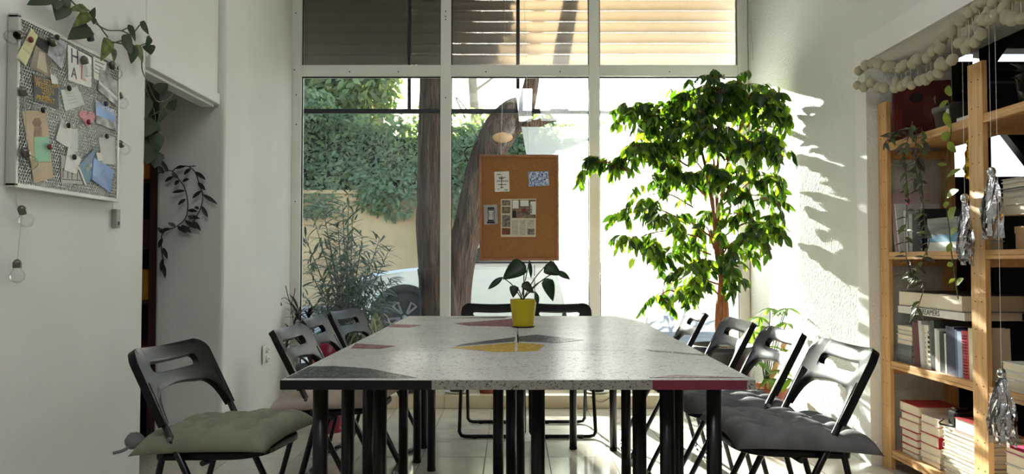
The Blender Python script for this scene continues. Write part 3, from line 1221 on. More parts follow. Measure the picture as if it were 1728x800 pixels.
def strip(p, q_, w=0.0022):
    d = (q_ - p)
    n = Vector((0, -d.z, d.y)).normalized() * w / 2
    ex = Vector((0.0018, 0, 0))
    b.add([p - n, p + n, q_ + n, q_ - n, p - n + ex, p + n + ex, q_ + n + ex, q_ - n + ex], [(4, 5, 6, 7), (0, 4, 7, 3), (1, 2, 6, 5), (3, 2, 1, 0)])


ny = int((yb - ya) / hw)
nz_ = int((zt - zb) / (hh * 1.0))
for i in range(ny):
    for j in range(nz_):
        y = ya + i * hw + (hw / 2 if j % 2 else 0)
        z = zb + j * hh
        a0 = Vector((BX, y, z + hh * 0.18))
        a1 = Vector((BX, y, z + hh * 0.82))
        strip(a0, a1)
        for s in (-1, 1):
            e = Vector((BX, y + s * hw / 2, z + hh * 1.18))
            if ya <= e.y <= yb and e.z <= zt:
                strip(a1, e)
sub(b.build('mesh_sheet', M_mesh, pg))
for (y0_, y1_, z0_, z1_) in ((ya - .006, yb + .006, zt - .01, zt + .004), (ya - .006, yb + .006, zb - .004, zb + .01), (ya - .006, ya + .008, zb, zt), (yb - .008, yb + .006, zb, zt)):
    MB().box(BX - 0.03, BX + 0.003, y0_, y1_, z0_, z1_).build('rim', M_mesh, pg, bevel=0.002)

CARDX = BX + 0.004


def card(name, label, cat, pts, m, layer=0, group='cards on the mesh board'):
    X = CARDX + layer * 0.0016
    c = sum((PX(x, y, X) for x, y in pts), Vector()) / len(pts)
    r = thing(name, label, cat, c, 0, group)
    MB().prism([PX(x, y, X) for x, y in pts], (0.0009, 0, 0)).build('sheet', m, r)
    return r, X + 0.0011


def cpatch(r, X, pts, m, nm='print'):
    MB().prism([PX(x, y, X) for x, y in pts], (0.0003, 0, 0)).build(nm, m, r)


def ctext(r, X, s, px, py, px2, py2, size, m):
    a, c = PX(px, py, X + 0.0002), PX(px2, py2, X + 0.0002)
    xa = (c - a).normalized()
    ya_ = Vector((1, 0, 0)).cross(xa)
    text('lettering', s, a, xa, ya_, size, m, r)


M_gold = mat('gold_print', rgb(206, 162, 62), 0.5)
M_photo1 = mat('photo_brown', rgb(150, 136, 118), 0.5, col2=rgb(86, 74, 66), vscale=9)
M_bw = mat('photo_bw', rgb(176, 176, 174), 0.4, col2=rgb(48, 48, 50), vscale=26, detail=5)
M_sky = mat('photo_blue', rgb(120, 160, 214), 0.4, col2=rgb(70, 108, 176), vscale=5)
M_teal = mat('teal_cover', rgb(46, 110, 140), 0.4, col2=rgb(34, 78, 116), vscale=7)
M_mint = mat('mint_paper', rgb(160, 210, 178), 0.8, var=0.02)
M_pale = mat('pale_note', rgb(214, 222, 214), 0.8, var=0.03)
M_kraft = mat('sand_card', rgb(202, 182, 152), 0.7, var=0.04)
M_tick = mat('yellow_ticket', rgb(214, 212, 166), 0.7, var=0.03)
M_pink = mat('pink_card', rgb(222, 156, 160), 0.7, var=0.04)
r, X = card('photo_print', 'brown figure photograph in the upper corner of the mesh board', 'photo', [(64, 60), (86, 72), (84, 132), (50, 113)], M_photo1)
cpatch(r, X, [(63, 61), (85, 73), (82, 92), (60, 76)], M_ink)
cpatch(r, X, [(66, 86), (76, 90), (80, 124), (62, 114)], mat('photo_pale', rgb(186, 174, 150), 0.5))
r, X = card('ticket', 'pale yellow ticket tilted at the top corner of the mesh board', 'ticket', [(53, 48), (64, 61), (43, 111), (27, 97)], M_tick, 1)
cpatch(r, X, [(40, 80), (50, 90), (49, 91.5), (39, 81.5)], M_pr_grey)
cpatch(r, X, [(30, 96), (42, 107), (41, 108.5), (29, 97.5)], M_pr_grey)
r, X = card('photo_print', 'grey patterned print behind a glass bulb near the board top', 'photo', [(86, 60), (113, 73), (104, 117), (80, 92)], mat('grey_print', rgb(190, 190, 196), 0.6, col2=rgb(150, 150, 160), vscale=60), 1)
r, X = card('lettered_card', 'white card with outlined capital letters at the board top', 'card', [(114, 75), (154, 97), (154, 149), (115, 135)], M_white, 0)
M_violet = mat('violet_print', rgb(92, 78, 108), 0.6)
ctext(r, X, 'H', 119, 105, 131, 109, 0.075, M_violet)
ctext(r, X, 'A', 120, 130, 132, 134.5, 0.055, M_violet)
ctext(r, X, 'L', 135, 132, 146, 138, 0.08, M_pink)
r, X = card('slogan_card', 'black slogan card with gold capital lettering on the mesh board', 'card', [(55, 124), (98, 137), (99, 184), (58, 170)], mat('black_card', rgb(44, 46, 48), 0.5, var=0.1), 0)
for (s, px, py, px2, py2) in (('NO BETTER', 58, 137, 88, 146), ('PRESENT', 60, 146, 86, 153), ('THAN', 69, 156, 84, 160), ('THE', 71, 165, 82, 168), ('PRESENT', 61, 168, 87, 175)):
    ctext(r, X, s, px, py, px2, py2, 0.026, M_gold)
r, X = card('paper_scrap', 'tiny white paper scrap at the edge of the slogan card', 'paper', [(85, 125), (95, 130), (98, 142), (87, 141)], M_white, 2)
r, X = card('note_sheet', 'pale green square note held by a black magnet mid board', 'note', [(102, 152), (130, 146), (143, 176), (110, 187)], M_pale, 0)
for (a, c, e, f) in ((112, 158, 124, 156), (113, 163, 126, 161), (115, 169, 130, 166), (116, 174, 132, 171)):
    cpatch(r, X, [(a, c), (e, f), (e, f + .9), (a, c + .9)], M_pr_grey, 'writing')
r, X = card('note_sheet', 'small white lined note with writing under the board top rim', 'note', [(157, 95), (180, 106), (178, 117), (166, 136), (158, 132)], M_white, 0)
for k in range(4):
    cpatch(r, X, [(160, 102 + 6 * k), (176 - 2 * k, 109 + 6 * k), (176 - 2 * k, 110 + 6 * k), (160, 103 + 6 * k)], M_ink, 'writing')
r, X = card('photo_print', 'black and white street photograph at the right rim of the board', 'photo', [(169, 114), (198, 138), (198, 181), (165, 152)], M_bw, 1)
cpatch(r, X, [(167, 136), (198, 164), (198, 170), (167, 141)], M_white)
r, X = card('photo_print', 'postcard of a blue sky over a subway building', 'postcard', [(161, 168), (193, 188), (197, 222), (162, 207)], M_bw, 1)
cpatch(r, X, [(161, 168.5), (193, 188), (195, 206), (162, 194)], M_sky)
ctext(r, X + .0004, 'Times Sq-42 S', 161.5, 178, 193, 194, 0.026, M_white)
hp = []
for k in range(24):
    a = 2 * math.pi * k / 24
    hx = 16 * math.sin(a) ** 3
    hy = 13 * math.cos(a) - 5 * math.cos(2 * a) - 2 * math.cos(3 * a) - math.cos(4 * a)
    hp.append((147 + hx * 0.82, 199 - hy * 1.02 + hx * 0.15))
r, X = card('heart_card', 'pink paper heart with stitched outline on the mesh board', 'heart', hp, M_pink, 0)
for k in range(0, 24, 2):
    a, c = hp[k], hp[(k + 1) % 24]
    sx = lambda p: (147 + (p[0] - 147) * 0.8, 199 + (p[1] - 199) * 0.8)
    a, c = sx(a), sx(c)
    cpatch(r, X, [a, c, (c[0], c[1] + .8), (a[0], a[1] + .8)], mat('red_stitch', rgb(150, 60, 74), 0.7), 'stitch')
r, X = card('illustrated_card', 'tall sand coloured card with a drawn figure at the board left rim', 'card', [(37, 187), (77, 186), (90, 300), (57, 309)], M_kraft, 0)
M_sep = mat('sepia_drawing', rgb(120, 98, 84), 0.7, col2=rgb(166, 146, 122), vscale=50)
cpatch(r, X, [(58, 200), (66, 199), (70, 207), (68, 214), (60, 215), (54, 208)], M_sep)
cpatch(r, X, [(58, 216), (70, 214), (71, 230), (57, 231)], M_sep)
for k in range(3):
    cpatch(r, X, [(62, 284 + 4 * k), (76, 282 + 4 * k), (76, 283 + 4 * k), (62, 285 + 4 * k)], M_pr_grey, 'writing')
r, X = card('sticky_note', 'mint green sticky note over the sand coloured card', 'note', [(57, 232), (82, 231), (85, 273), (59, 273)], M_mint, 1)
for k in range(3):
    cpatch(r, X, [(61, 240 + 6 * k), (74, 240 + 6 * k), (74, 240.8 + 6 * k), (61, 240.8 + 6 * k)], M_pr_grey, 'writing')
r, X = card('note_sheet', 'pale mint paper strip peeking out behind a white folded note', 'note', [(118, 217), (131, 218), (131, 256), (119, 256)], M_pale, 0)
r, X = card('folded_note', 'white folded note hanging from an upper black magnet', 'note', [(104, 200), (122, 219), (118, 252), (94, 236)], M_white, 1)
r, X = card('drawn_card', 'grey card with faint inked drawing low on the mesh board', 'card', [(103, 262), (139, 268), (139, 311), (103, 309)], mat('grey_card', rgb(196, 192, 182), 0.7, var=0.03), 0)
for (a, c) in ((106, 284), (114, 285), (121, 286), (130, 288)):
    cpatch(r, X, [(a, c), (a + 5, c), (a + 5, c + 1), (a, c + 1)], M_ink, 'drawing')
    cpatch(r, X, [(a, c), (a + .8, c), (a + .8, c + 16), (a, c + 16)], M_ink, 'drawing')
cpatch(r, X, [(105, 302), (136, 304), (136, 305), (105, 303)], M_ink, 'drawing')
r, X = card('folded_note', 'white pointed note hanging from the lower black magnet', 'note', [(115, 247), (137, 268), (129, 294), (108, 287)], M_white, 2)
r, X = card('booklet', 'teal booklet cover tilted low on the mesh board', 'booklet', [(161, 249), (155, 300), (144, 314), (131, 280)], M_teal, 2)
cpatch(r, X, [(131, 281), (134, 281), (146, 312), (144, 314)], M_white)
ctext(r, X, 'Jule', 147, 290, 157, 280, 0.03, M_white)
r, X = card('postcard', 'blue misty island postcard at the lower corner of the board', 'postcard', [(158, 265), (192, 287), (186, 325), (155, 302)], M_sky, 3)
cpatch(r, X, [(156, 296), (168, 297), (176, 286), (184, 300), (190, 302), (186, 325), (155, 303)], mat('misty_blue', rgb(96, 130, 196), 0.4, col2=rgb(60, 90, 150), vscale=9))
r, X = card('paper_scrap', 'tiny white paper tab over the blue island postcard', 'paper', [(162, 258), (170, 258), (174, 271), (165, 272)], M_white, 4)
r, X = card('note_sheet', 'plain grey white note with black magnet near the right rim', 'note', [(166, 232), (193, 232), (195, 277), (172, 277)], mat('greywhite_paper', rgb(206, 206, 202), 0.7, var=0.03), 0)
M_mb = mat('black_magnet', rgb(36, 36, 38), 0.4)
M_mr = mat('red_magnet', rgb(122, 22, 34), 0.35)
for (px, py, m, lab) in ((50, 67, M_mr, 'dark red round magnet on the pale yellow ticket'), (95, 63, M_mb, 'black round magnet at the top of the grey patterned print'), (115, 149, M_mb, 'black round magnet on the pale green square note'),
                         (71, 186, M_mb, 'black round magnet on top of the sand coloured card'), (82, 248, M_mr, 'red round magnet beside the mint sticky note'), (177, 175, mat('violet_magnet', rgb(48, 32, 88), 0.4), 'dark violet magnet on the blue sky postcard'),
                         (148, 206, M_mr, 'red round magnet on the pink heart'), (114, 212, M_mb, 'black round magnet on the upper folded white note'), (124, 265, M_mb, 'black round magnet on the lower pointed note'), (179, 230, M_mb, 'black round magnet on the plain grey white note')):
    p = PX(px, py, CARDX + 0.0075)
    o = MB().lathe([(0.0, 0.0), (0.0078, 0.0), (0.0098, 0.0015), (0.0098, 0.006), (0.008, 0.0085), (0.0, 0.0095)], (0, 0, 0), 16).build('magnet', m)
    o.location = p
    o.rotation_euler = (0, math.pi / 2, 0)
    tag(o, lab, 'magnet', 'magnets on the mesh board')

# ------------------------------------------------------------------ string of clear bulbs
sl = thing('bulb_string', 'string of small clear light bulbs with battery box draped round the mesh board', 'string lights', PX(40, 470, LX + 0.02))
M_sock = mat('bulb_socket', rgb(112, 110, 100), 0.35, metal=0.8, var=0.1)
M_wire = mat('clear_wire', rgb(190, 190, 182), 0.3)
bulbs = [(20, 62, 38, 57, 0.05), (98, 84, 88, 70, 0.05), (147, 119, 143, 104, 0.05), (196, 124, 190, 110, 0.05), (207, 174, 201, 160, 0.03), (46, 174, 41, 158, 0.05), (210, 252, 201, 240, 0.03), (51, 275, 43, 257, 0.05), (44, 372, 38, 356, 0.03), (29, 466, 29, 448, 0.03)]
for (gx, gy, sx_, sy_, off) in bulbs:
    X = LX + off
    g, s_ = PX(gx, gy, X), PX(sx_, sy_, X)
    d = (s_ - g).normalized()
    qt = d.to_track_quat('Z', 'Y').to_matrix().to_4x4()
    qt.translation = g
    R_ = 0.0235
    prof = [(0.0, -R_), (R_ * .5, -R_ * .87), (R_ * .87, -R_ * .5), (R_, 0), (R_ * .9, R_ * .45), (R_ * .62, R_ * .85), (R_ * .5, R_ * 1.15)]
    gb = MB().lathe(prof, (0, 0, 0), 18)
    gb.v = [qt @ v for v in gb.v]
    bo = gb.build('bulb', M_bulb, sl)
    sb_ = MB()
    zz = R_ * 1.1
    pr = [(0.0125, zz), (0.0135, zz + .003), (0.0125, zz + .006), (0.0135, zz + .009), (0.0125, zz + .012), (0.0135, zz + .015), (0.011, zz + .022), (0.004, zz + .028), (0.0, zz + .028)]
    sb_.lathe(pr, (0, 0, 0), 14)
    sb_.v = [qt @ v for v in sb_.v]
    sb_.build('socket', M_sock, bo)
wp = [(190, 352), (197, 250), (199, 160), (190, 105), (143, 98), (88, 65), (40, 52), (37, 100), (40, 155), (44, 205), (43, 255), (30, 300), (28, 345), (38, 350), (33, 400), (29, 445)]
MB().tube(bez([PX(x, y, LX + 0.045 if 100 < y < 320 and 30 < x < 200 else LX + 0.03) for x, y in wp], 5), 0.0011, 5).build('wire', M_wire, sl)
p = PX(191, 369, LX)
b = MB().box(p.x, p.x + 0.022, p.y - 0.016, p.y + 0.016, p.z - 0.038, p.z + 0.038)
bb = b.build('battery_box', mat('grey_box', rgb(150, 150, 144), 0.4), sl, bevel=0.003)
MB().box(p.x + 0.022, p.x + 0.0235, p.y - 0.006, p.y + 0.006, p.z - 0.026, p.z - 0.012).build('switch', M_ink, bb)

# ------------------------------------------------------------------ vines on the left
M_poth = mat('pothos_leaf', rgb(46, 66, 34), 0.42, col2=rgb(34, 52, 28), vscale=20, trans=0.2)
M_poth2 = mat('pothos_leaf_variegated', rgb(118, 130, 60), 0.42, col2=rgb(52, 74, 34), vscale=40, trans=0.2)


def placed_leaf(root, bx, by, tx_, ty, w, X, m, kind='heart', up=(1, -0.5, 0.35), lift=0.02):
    p0, p1 = PX(bx, by, X), PX(tx_, ty, X + lift)
    Ld = (p1 - p0).length
    g = leaf_geo(Ld, w, kind, 0.22, 0.12, 7)
    M = leaf_matrix(p0, p1 - p0, Vector(up), 1.0)
    return MB().add([M @ Vector(v) for v in g[0]], g[1], 0, True).build('leaf', m, root)


VX = LX + 0.03
po = thing('pothos_vine', 'trailing pothos vine with heart shaped leaves along the left wall top', 'vine', PX(240, 150, LX))
for pts in ([(100, -20), (127, 8), (150, 30), (165, 42), (182, 51), (205, 52), (222, 60)], [(127, 8), (150, 18), (165, 40), (182, 63)], [(185, 70), (205, 74), (228, 80), (238, 95), (240, 118), (247, 135)],
            [(205, 52), (216, 47)], [(222, 60), (236, 42)], [(228, 80), (248, 72), (252, 60)], [(190, 73), (207, 68)]):
    MB().tube(bez([PX(x, y, VX) for x, y in pts], 5), 0.0028, 6).build('stem', M_stem, po)
for i, (bx, by, tx_, ty, w, m) in enumerate(((83, -4, 52, 4, .05, M_poth), (90, -3, 96, 16, .06, M_poth), (104, 4, 98, 32, .075, M_poth), (107, -2, 118, 16, .04, M_poth), (146, 14, 120, 14, .035, M_poth2), (150, 22, 128, 42, .045, M_poth2),
                                             (149, 44, 121, 62, .075, M_poth), (147, 62, 160, 68, .05, M_poth), (150, 34, 162, 12, .03, M_poth), (155, 28, 159, 40, .03, M_poth), (184, 66, 174, 100, .05, M_poth2), (190, 80, 194, 104, .03, M_poth2),
                                             (216, 42, 231, 70, .04, M_poth), (236, 38, 254, 58, .05, M_poth), (206, 60, 226, 92, .075, M_poth), (222, 74, 224, 106, .06, M_poth), (228, 76, 244, 106, .05, M_poth2), (253, 62, 248, 80, .03, M_poth), (247, 76, 256, 92, .075, M_poth))):
    placed_leaf(po, bx, by, tx_, ty, w, VX + 0.004 * (i % 4), m)
vx2 = -1.62
for pts in ([(240, 118), (242, 140), (254, 170), (262, 200), (258, 240), (262, 280)], [(245, 130), (262, 168), (278, 170), (292, 158)], [(255, 195), (272, 185), (290, 162)]):
    MB().tube(bez([PX(x, y, vx2) for x, y in pts], 5), 0.0026, 6).build('stem', M_stem, po)
for i, (bx, by, tx_, ty, w, m) in enumerate(((240, 130, 240, 160, .04, M_poth), (268, 140, 276, 162, .075, M_poth), (285, 172, 296, 186, .075, M_poth), (278, 186, 268, 206, .035, M_poth), (262, 205, 242, 218, .09, M_poth), (262, 214, 270, 214, .02, M_poth), (254, 200, 248, 228, .08, M_poth),
                                             (262, 222, 264, 262, .075, M_poth), (256, 230, 244, 255, .09, M_poth), (262, 255, 262, 282, .08, M_poth), (252, 165, 246, 200, .04, M_poth), (254, 250, 248, 275, .07, M_poth))):
    placed_leaf(po, bx, by, tx_, ty, w, vx2 + 0.006 * (i % 4), m, 'heart', (1, -0.9, 0.2))

ho = thing('hoya_vine', 'thin dark vine looping over the grey wall of the left pier', 'vine', PY(300, 470, 4.15))
M_hoya = mat('hoya_leaf', rgb(40, 46, 44), 0.45, var=0.15, vscale=20)
HY = 4.14
for pts in ([(266, 292), (288, 288), (300, 300), (312, 318), (317, 345), (313, 368), (298, 382), (276, 392), (272, 410), (275, 440)], [(290, 290), (300, 282), (318, 281), (330, 292), (336, 310), (342, 330), (339, 350), (330, 368), (318, 385), (312, 394)], [(318, 281), (330, 280)]):
    MB().tube(bez([PY(x, y, HY) for x, y in pts], 5), 0.0028, 6).build('stem', M_hoya, ho)
for (bx, by, tx_, ty) in ((284, 290, 270, 268), (276, 293, 268, 280), (292, 298, 278, 306), (302, 304, 295, 312), (308, 306, 318, 302), (312, 322, 290, 324), (313, 336, 300, 345), (317, 355, 332, 356), (317, 365, 336, 368), (312, 372, 330, 385), (306, 380, 322, 392), (300, 382, 312, 392), (296, 382, 284, 376),
                      (288, 386, 268, 390), (276, 394, 266, 384), (274, 402, 267, 418), (275, 418, 282, 436), (275, 436, 271, 458), (276, 446, 278, 468), (296, 284, 312, 280), (322, 284, 310, 294), (330, 290, 346, 302), (334, 308, 346, 320), (340, 322, 324, 334), (342, 328, 366, 343), (340, 348, 350, 366), (336, 352, 328, 350), (332, 366, 318, 368), (326, 374, 338, 388), (300, 300, 290, 292)):
    p0, p1 = PY(bx, by, HY), PY(tx_, ty, HY - 0.02)
    g = leaf_geo((p1 - p0).length, 0.026, 'oval', 0.25, 0.1, 5)
    M = leaf_matrix(p0, p1 - p0, (0.1, -1, 0.5), 1.0)
    MB().add([M @ Vector(v) for v in g[0]], g[1], 0, True).build('leaf', M_hoya, ho)

# ------------------------------------------------------------------ dark bookcase inside the left doorway
bc = thing('dark_bookcase', 'dark brown bookcase half hidden behind the left wall edge', 'bookcase', (-2.3, 4.3, 0))
M_dkw = mat('dark_brown_wood', rgb(64, 38, 30), 0.5, var=0.15, vscale=9, stretch=(5, 5, .6))
for (a, c) in ((-1.972, -1.932), (-2.78, -2.75)):
    MB().box(a, c, 4.185, 4.46, 0, 1.84).build('side_panel', M_dkw, bc)
MB().box(-2.75, -1.972, 4.445, 4.46, 0.0, 1.84).build('back_panel', M_dark, bc)
for z in (0.05, 0.42, 0.80, 1.10, 1.46, 1.81):
    MB().box(-2.75, -1.972, 4.195, 4.444, z, z + 0.022).build('shelf', M_dkw, bc)
for (x0_, x1_, z0_, z1_, m, lab) in ((-2.15, -1.98, 1.4825, 1.70, mat('orange_box', rgb(196, 120, 24), 0.6), 'orange box on the top shelf of the dark bookcase'), (-2.15, -1.98, 0.8225, 0.985, mat('amber_box', rgb(190, 132, 40), 0.6), 'amber box on the middle shelf of the dark bookcase'),
                                     (-2.15, -1.98, 1.1225, 1.26, mat('rust_box', rgb(70, 26, 22), 0.7), 'dark rust coloured box below the orange one in the dark bookcase'), (-2.15, -1.98, 0.4425, 0.58, mat('plum_box', rgb(74, 22, 34), 0.7), 'plum coloured box low in the dark bookcase')):
    t = thing('storage_box', lab, 'box', ((x0_ + x1_) / 2, 4.3, z0_), 0, 'boxes in the dark bookcase')
    MB().box(x0_, x1_, 4.21, 4.42, z0_, z1_).build('body', m, t, bevel=0.003)
    MB().box(x0_ - .003, x1_ + .003, 4.207, 4.423, z1_ - 0.03, z1_ + 0.004).build('lid', m, t, bevel=0.003)

# ------------------------------------------------------------------ outside: ground, retaining wall, building
GZ = -0.10
struct(MB().box(-40, 40, 6.0, 60, GZ - 0.3, GZ).build('ground', mat('street_asphalt', rgb(186, 178, 166), 0.9, var=0.1, vscale=3, bump=0.2, bscale=60)))
struct(MB().box(-12, 1.88, 6.02, 9.6, GZ, GZ + 0.02).build('pavement', mat('pavement_concrete', rgb(198, 190, 176), 0.9, var=0.08, vscale=4)))
struct(MB().box(-40, 40, -40, -3.4, GZ - 0.3, GZ).build('ground_rear', mat('street_asphalt', rgb(140, 136, 130))))
RWY = 19.5
rw_z = PY(600, 327, RWY).z
M_rw = mat('sandy_concrete', rgb(214, 182, 138), 0.95, col2=rgb(178, 146, 108), vscale=0.9, detail=9, bump=0.6, bscale=6)
rw = MB()
rw.box(-16, 12, RWY, RWY + 0.5, GZ, rw_z)
rw.box(-16, 12, RWY - 0.03, RWY, GZ, rw_z * 0.52)
rwo = struct(rw.build('wall_retaining', M_rw))
MB().box(-16, 12, RWY - 0.06, RWY + 0.56, rw_z, rw_z + 0.09).build('coping', M_rw, rwo)

bl = thing('yellow_building', 'tall yellow apartment building behind the hedge on the left', 'building', (-11.5, 33, GZ))
bx1 = PY(600, 140, 30).x
MB().box(-17.5, bx1, 30, 34, GZ, 8.3).build('walls', mat('yellow_render', rgb(206, 172, 104), 0.9, var=0.05, vscale=1), bl)
for zf in range(2):
    for xf in range(3):
        xx = bx1 - 1.6 - xf * 2.8
        w_ = MB().box(xx - 1.2, xx, 29.97, 30.02, 1.6 + zf * 2.9, 3.0 + zf * 2.9).build('window', mat('house_pane', rgb(90, 98, 104), 0.2), bl)
        MB().box(xx - 1.3, xx + .1, 29.9, 30.0, 1.5 + zf * 2.9, 1.6 + zf * 2.9).build('ledge', M_smooth, w_)
MB().box(-17.8, bx1 + 0.25, 29.7, 34.3, 8.3, 8.55).build('roof_edge', M_smooth, bl)

# ------------------------------------------------------------------ hedge on top of the wall
M_h1 = mat('hedge_leaf', rgb(152, 166, 124), 0.5, col2=rgb(104, 124, 84), vscale=0.8, trans=0.35, transcol=rgb(150, 170, 90))
M_h2 = mat('hedge_leaf_dark', rgb(124, 140, 108), 0.5, col2=rgb(84, 102, 74), vscale=0.8, trans=0.3, transcol=rgb(120, 150, 70))
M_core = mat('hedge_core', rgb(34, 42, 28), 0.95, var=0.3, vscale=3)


def hedge(label, name, x0_, x1_, yc, zlo, topf, n, thick, leaf=0.11, group=None):
    r = thing(name, label, 'hedge', ((x0_ + x1_) / 2, yc, zlo), 0, group)
    r['kind'] = 'stuff'
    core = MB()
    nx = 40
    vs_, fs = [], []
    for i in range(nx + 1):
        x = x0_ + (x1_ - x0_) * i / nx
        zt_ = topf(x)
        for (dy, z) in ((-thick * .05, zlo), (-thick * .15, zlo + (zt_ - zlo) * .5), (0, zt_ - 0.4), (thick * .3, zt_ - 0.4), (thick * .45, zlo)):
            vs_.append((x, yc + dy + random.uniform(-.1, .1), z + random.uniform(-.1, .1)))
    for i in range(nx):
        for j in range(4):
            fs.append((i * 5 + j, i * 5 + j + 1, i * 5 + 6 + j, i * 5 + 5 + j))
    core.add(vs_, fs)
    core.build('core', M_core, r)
    b = MB()
    g = leaf_geo(leaf, leaf * 0.55, 'oval', 0.2, 0.2, 2)
    for i in range(n):
        x = random.uniform(x0_, x1_)
        zt_ = topf(x)
        t = random.random()
        z = zlo - 0.45 + (zt_ - zlo + 0.45) * t ** 0.85
        bulge = noise.noise(Vector((x * 0.9, z * 0.9, 4.0))) * 0.55
        prof = math.sin(min(1.0, t * 1.02) * math.pi * 0.5 + 0.35)
        y = yc - thick * 0.5 * max(0.1, 1.05 - t * t * 0.7) - bulge - random.random() ** 2 * -0.35
        if t > 0.93:
            y = yc + random.uniform(-thick * .5, thick * .4)
            z += random.uniform(-.1, .25)
        p = Vector((x, y, z))
        d = Vector((random.uniform(-1, 1), random.uniform(-1, .3), random.uniform(-1.1, .3)))
        up = Vector((random.uniform(-.6, .6), -0.6, random.uniform(0, 1)))
        M = leaf_matrix(p, d, up, random.uniform(.7, 1.4))
        b.add([M @ Vector(v) for v in g[0]], g[1], 1 if random.random() < .45 else 0, True)
    sub(b.build('foliage', [M_h1, M_h2], r))
    return r


def px2x(px, Y):
    return (px - 864) * Y / FPX


HYc = RWY + 0.55


def topf(x):
    px = 864 + x * FPX / HYc
    base = 4.72 + 0.22 * noise.noise(Vector((x * 0.7, 0, 2)))
    if px < 590:
        base += 0.75 * min(1, (590 - px) / 40)
    if px > 930:
        base -= 0.35
    return base


hedge('dense green hedge growing along the top of the sandy retaining wall', 'hedge', px2x(430, HYc), px2x(1330, HYc), HYc, rw_z - 0.15, topf, 15000, 1.3, leaf=0.17)


# ------------------------------------------------------------------ trees
def bark_tube(pts, rs, n=30, amp=0.12, k=1.0):
    rs = [r_ * k for r_ in rs]
    path = bez(pts, 10)
    kk = len(path)
    b = MB()
    nseg = len(rs) - 1
    rr = []
    for i in range(kk):
        t = i / (kk - 1) * nseg
        j = min(nseg - 1, int(t))
        rr.append(rs[j] + (rs[j + 1] - rs[j]) * (t - j))
    b.tube(path, rr, n)
    for i in range(kk):
        for j in range(n):
            v = b.v[i * n + j]
            c = path[i]
            rad = v - c
            a = 2 * math.pi * j / n
            h = noise.noise(Vector((math.cos(a) * 2.2, math.sin(a) * 2.2, i * 0.06))) * 0.6 + noise.noise(Vector((math.cos(a) * 6, math.sin(a) * 6, i * 0.16))) * 0.5
            h += 0.35 * math.sin(a * 13 + i * 0.05 + 3 * noise.noise(Vector((a, i * 0.1, 7))))
            b.v[i * n + j] = c + rad * (1 + amp * h)
    return b


M_bark = mat('tree_bark', rgb(108, 86, 74), 0.95, col2=rgb(48, 38, 35), vscale=9, stretch=(3, 3, 0.4), bump=1.0, bscale=16, detail=8, bdist=0.06)
TY = 7.0
TK = TY / 8.6
tr = thing('street_tree', 'thick rough barked street tree forking low behind the middle of the window', 'tree', (PY(752, 600, TY).x, TY, GZ))
P = lambda x, y, dy=0.0: PY(x, y, TY + dy)
bark_tube([P(752, 655), P(750, 570), P(746, 520), P(738, 450)], [0.34, 0.27, 0.25, 0.22], amp=0.1, k=TK).build('trunk', M_bark, tr)
bark_tube([P(742, 520), P(733, 430), P(730, 330), P(731, 220), P(732, 120), P(728, -20), P(715, -220)], [0.20, 0.185, 0.175, 0.165, 0.16, 0.14, 0.11], n=48, amp=0.12, k=TK).build('trunk', M_bark, tr)
rt = bark_tube([P(764, 540), P(776, 450), P(792, 370, -.05), P(812, 290, -.1), P(840, 225, -.15), P(868, 195, -.2), P(884, 188, -.22)], [0.17, 0.16, 0.155, 0.165, 0.19, 0.18, 0.15], n=48, amp=0.12, k=TK).build('trunk', M_bark, tr)
M_cut = mat('cut_wood', rgb(196, 160, 118), 0.9, col2=rgb(150, 112, 80), vscale=10)
pc = P(848, 232, -.36)
MB().ball(pc, 0.075, 18, 8, sx=1.2, sy=0.35, sz=0.6).build('cut_scar', M_cut, tr)
bark_tube([P(880, 200, -.2), P(896, 210, -.25), P(915, 206, -.25), P(940, 202, -.25)], [0.09, 0.06, 0.04, 0.012], 12, 0.1, k=TK).build('broken_branch', M_bark, tr)
bark_tube([P(884, 192, -.2), P(892, 165, -.22), P(898, 130, -.2), P(905, 60, -.1), P(920, -60, 0)], [0.11, 0.09, 0.08, 0.08, 0.06], 16, 0.1, k=TK).build('branch', M_bark, tr)
for i in range(7):
    x = 770 + random.uniform(0, 90)
    y = 190 + random.uniform(0, 130)
    p = [P(x, y, .1), P(x + random.uniform(-30, 10), y + random.uniform(-40, 20), .05), P(x + random.uniform(-60, 20), y + random.uniform(-60, 60), 0)]
    MB().tube(bez(p, 4), [0.008] + [0.006] * 7 + [0.003], 5).build('twig', M_bark, tr)
# high crown, above the visible panes, shading the middle and left of the window
spec = []
for i in range(9000):
    c = random.choice(((-1.15, 7.4, 3.75, 0.88, 0.6, 0.78), (-2.2, 7.4, 3.85, 1.0, 0.7, 0.88), (-1.0, 7.6, 4.6, 0.7, 0.7, 0.9), (-2.2, 7.6, 5.2, 1.8, 1.0, 1.2), (-3.9, 7.6, 4.5, 1.4, 0.9, 1.0)))
    v = rv()
    p = Vector((c[0] + v.x * c[3], c[1] + v.y * c[4], c[2] + v.z * c[5]))
    spec.append((p, Vector((random.uniform(-1, 1), random.uniform(-1, 1), -0.8)), rv(), random.uniform(0.8, 1.4)))
leaves(tr, spec, leaf_geo(0.17, 0.10, 'oval', 0.2, 0.2, 2), [M_h1, M_h2], 0)

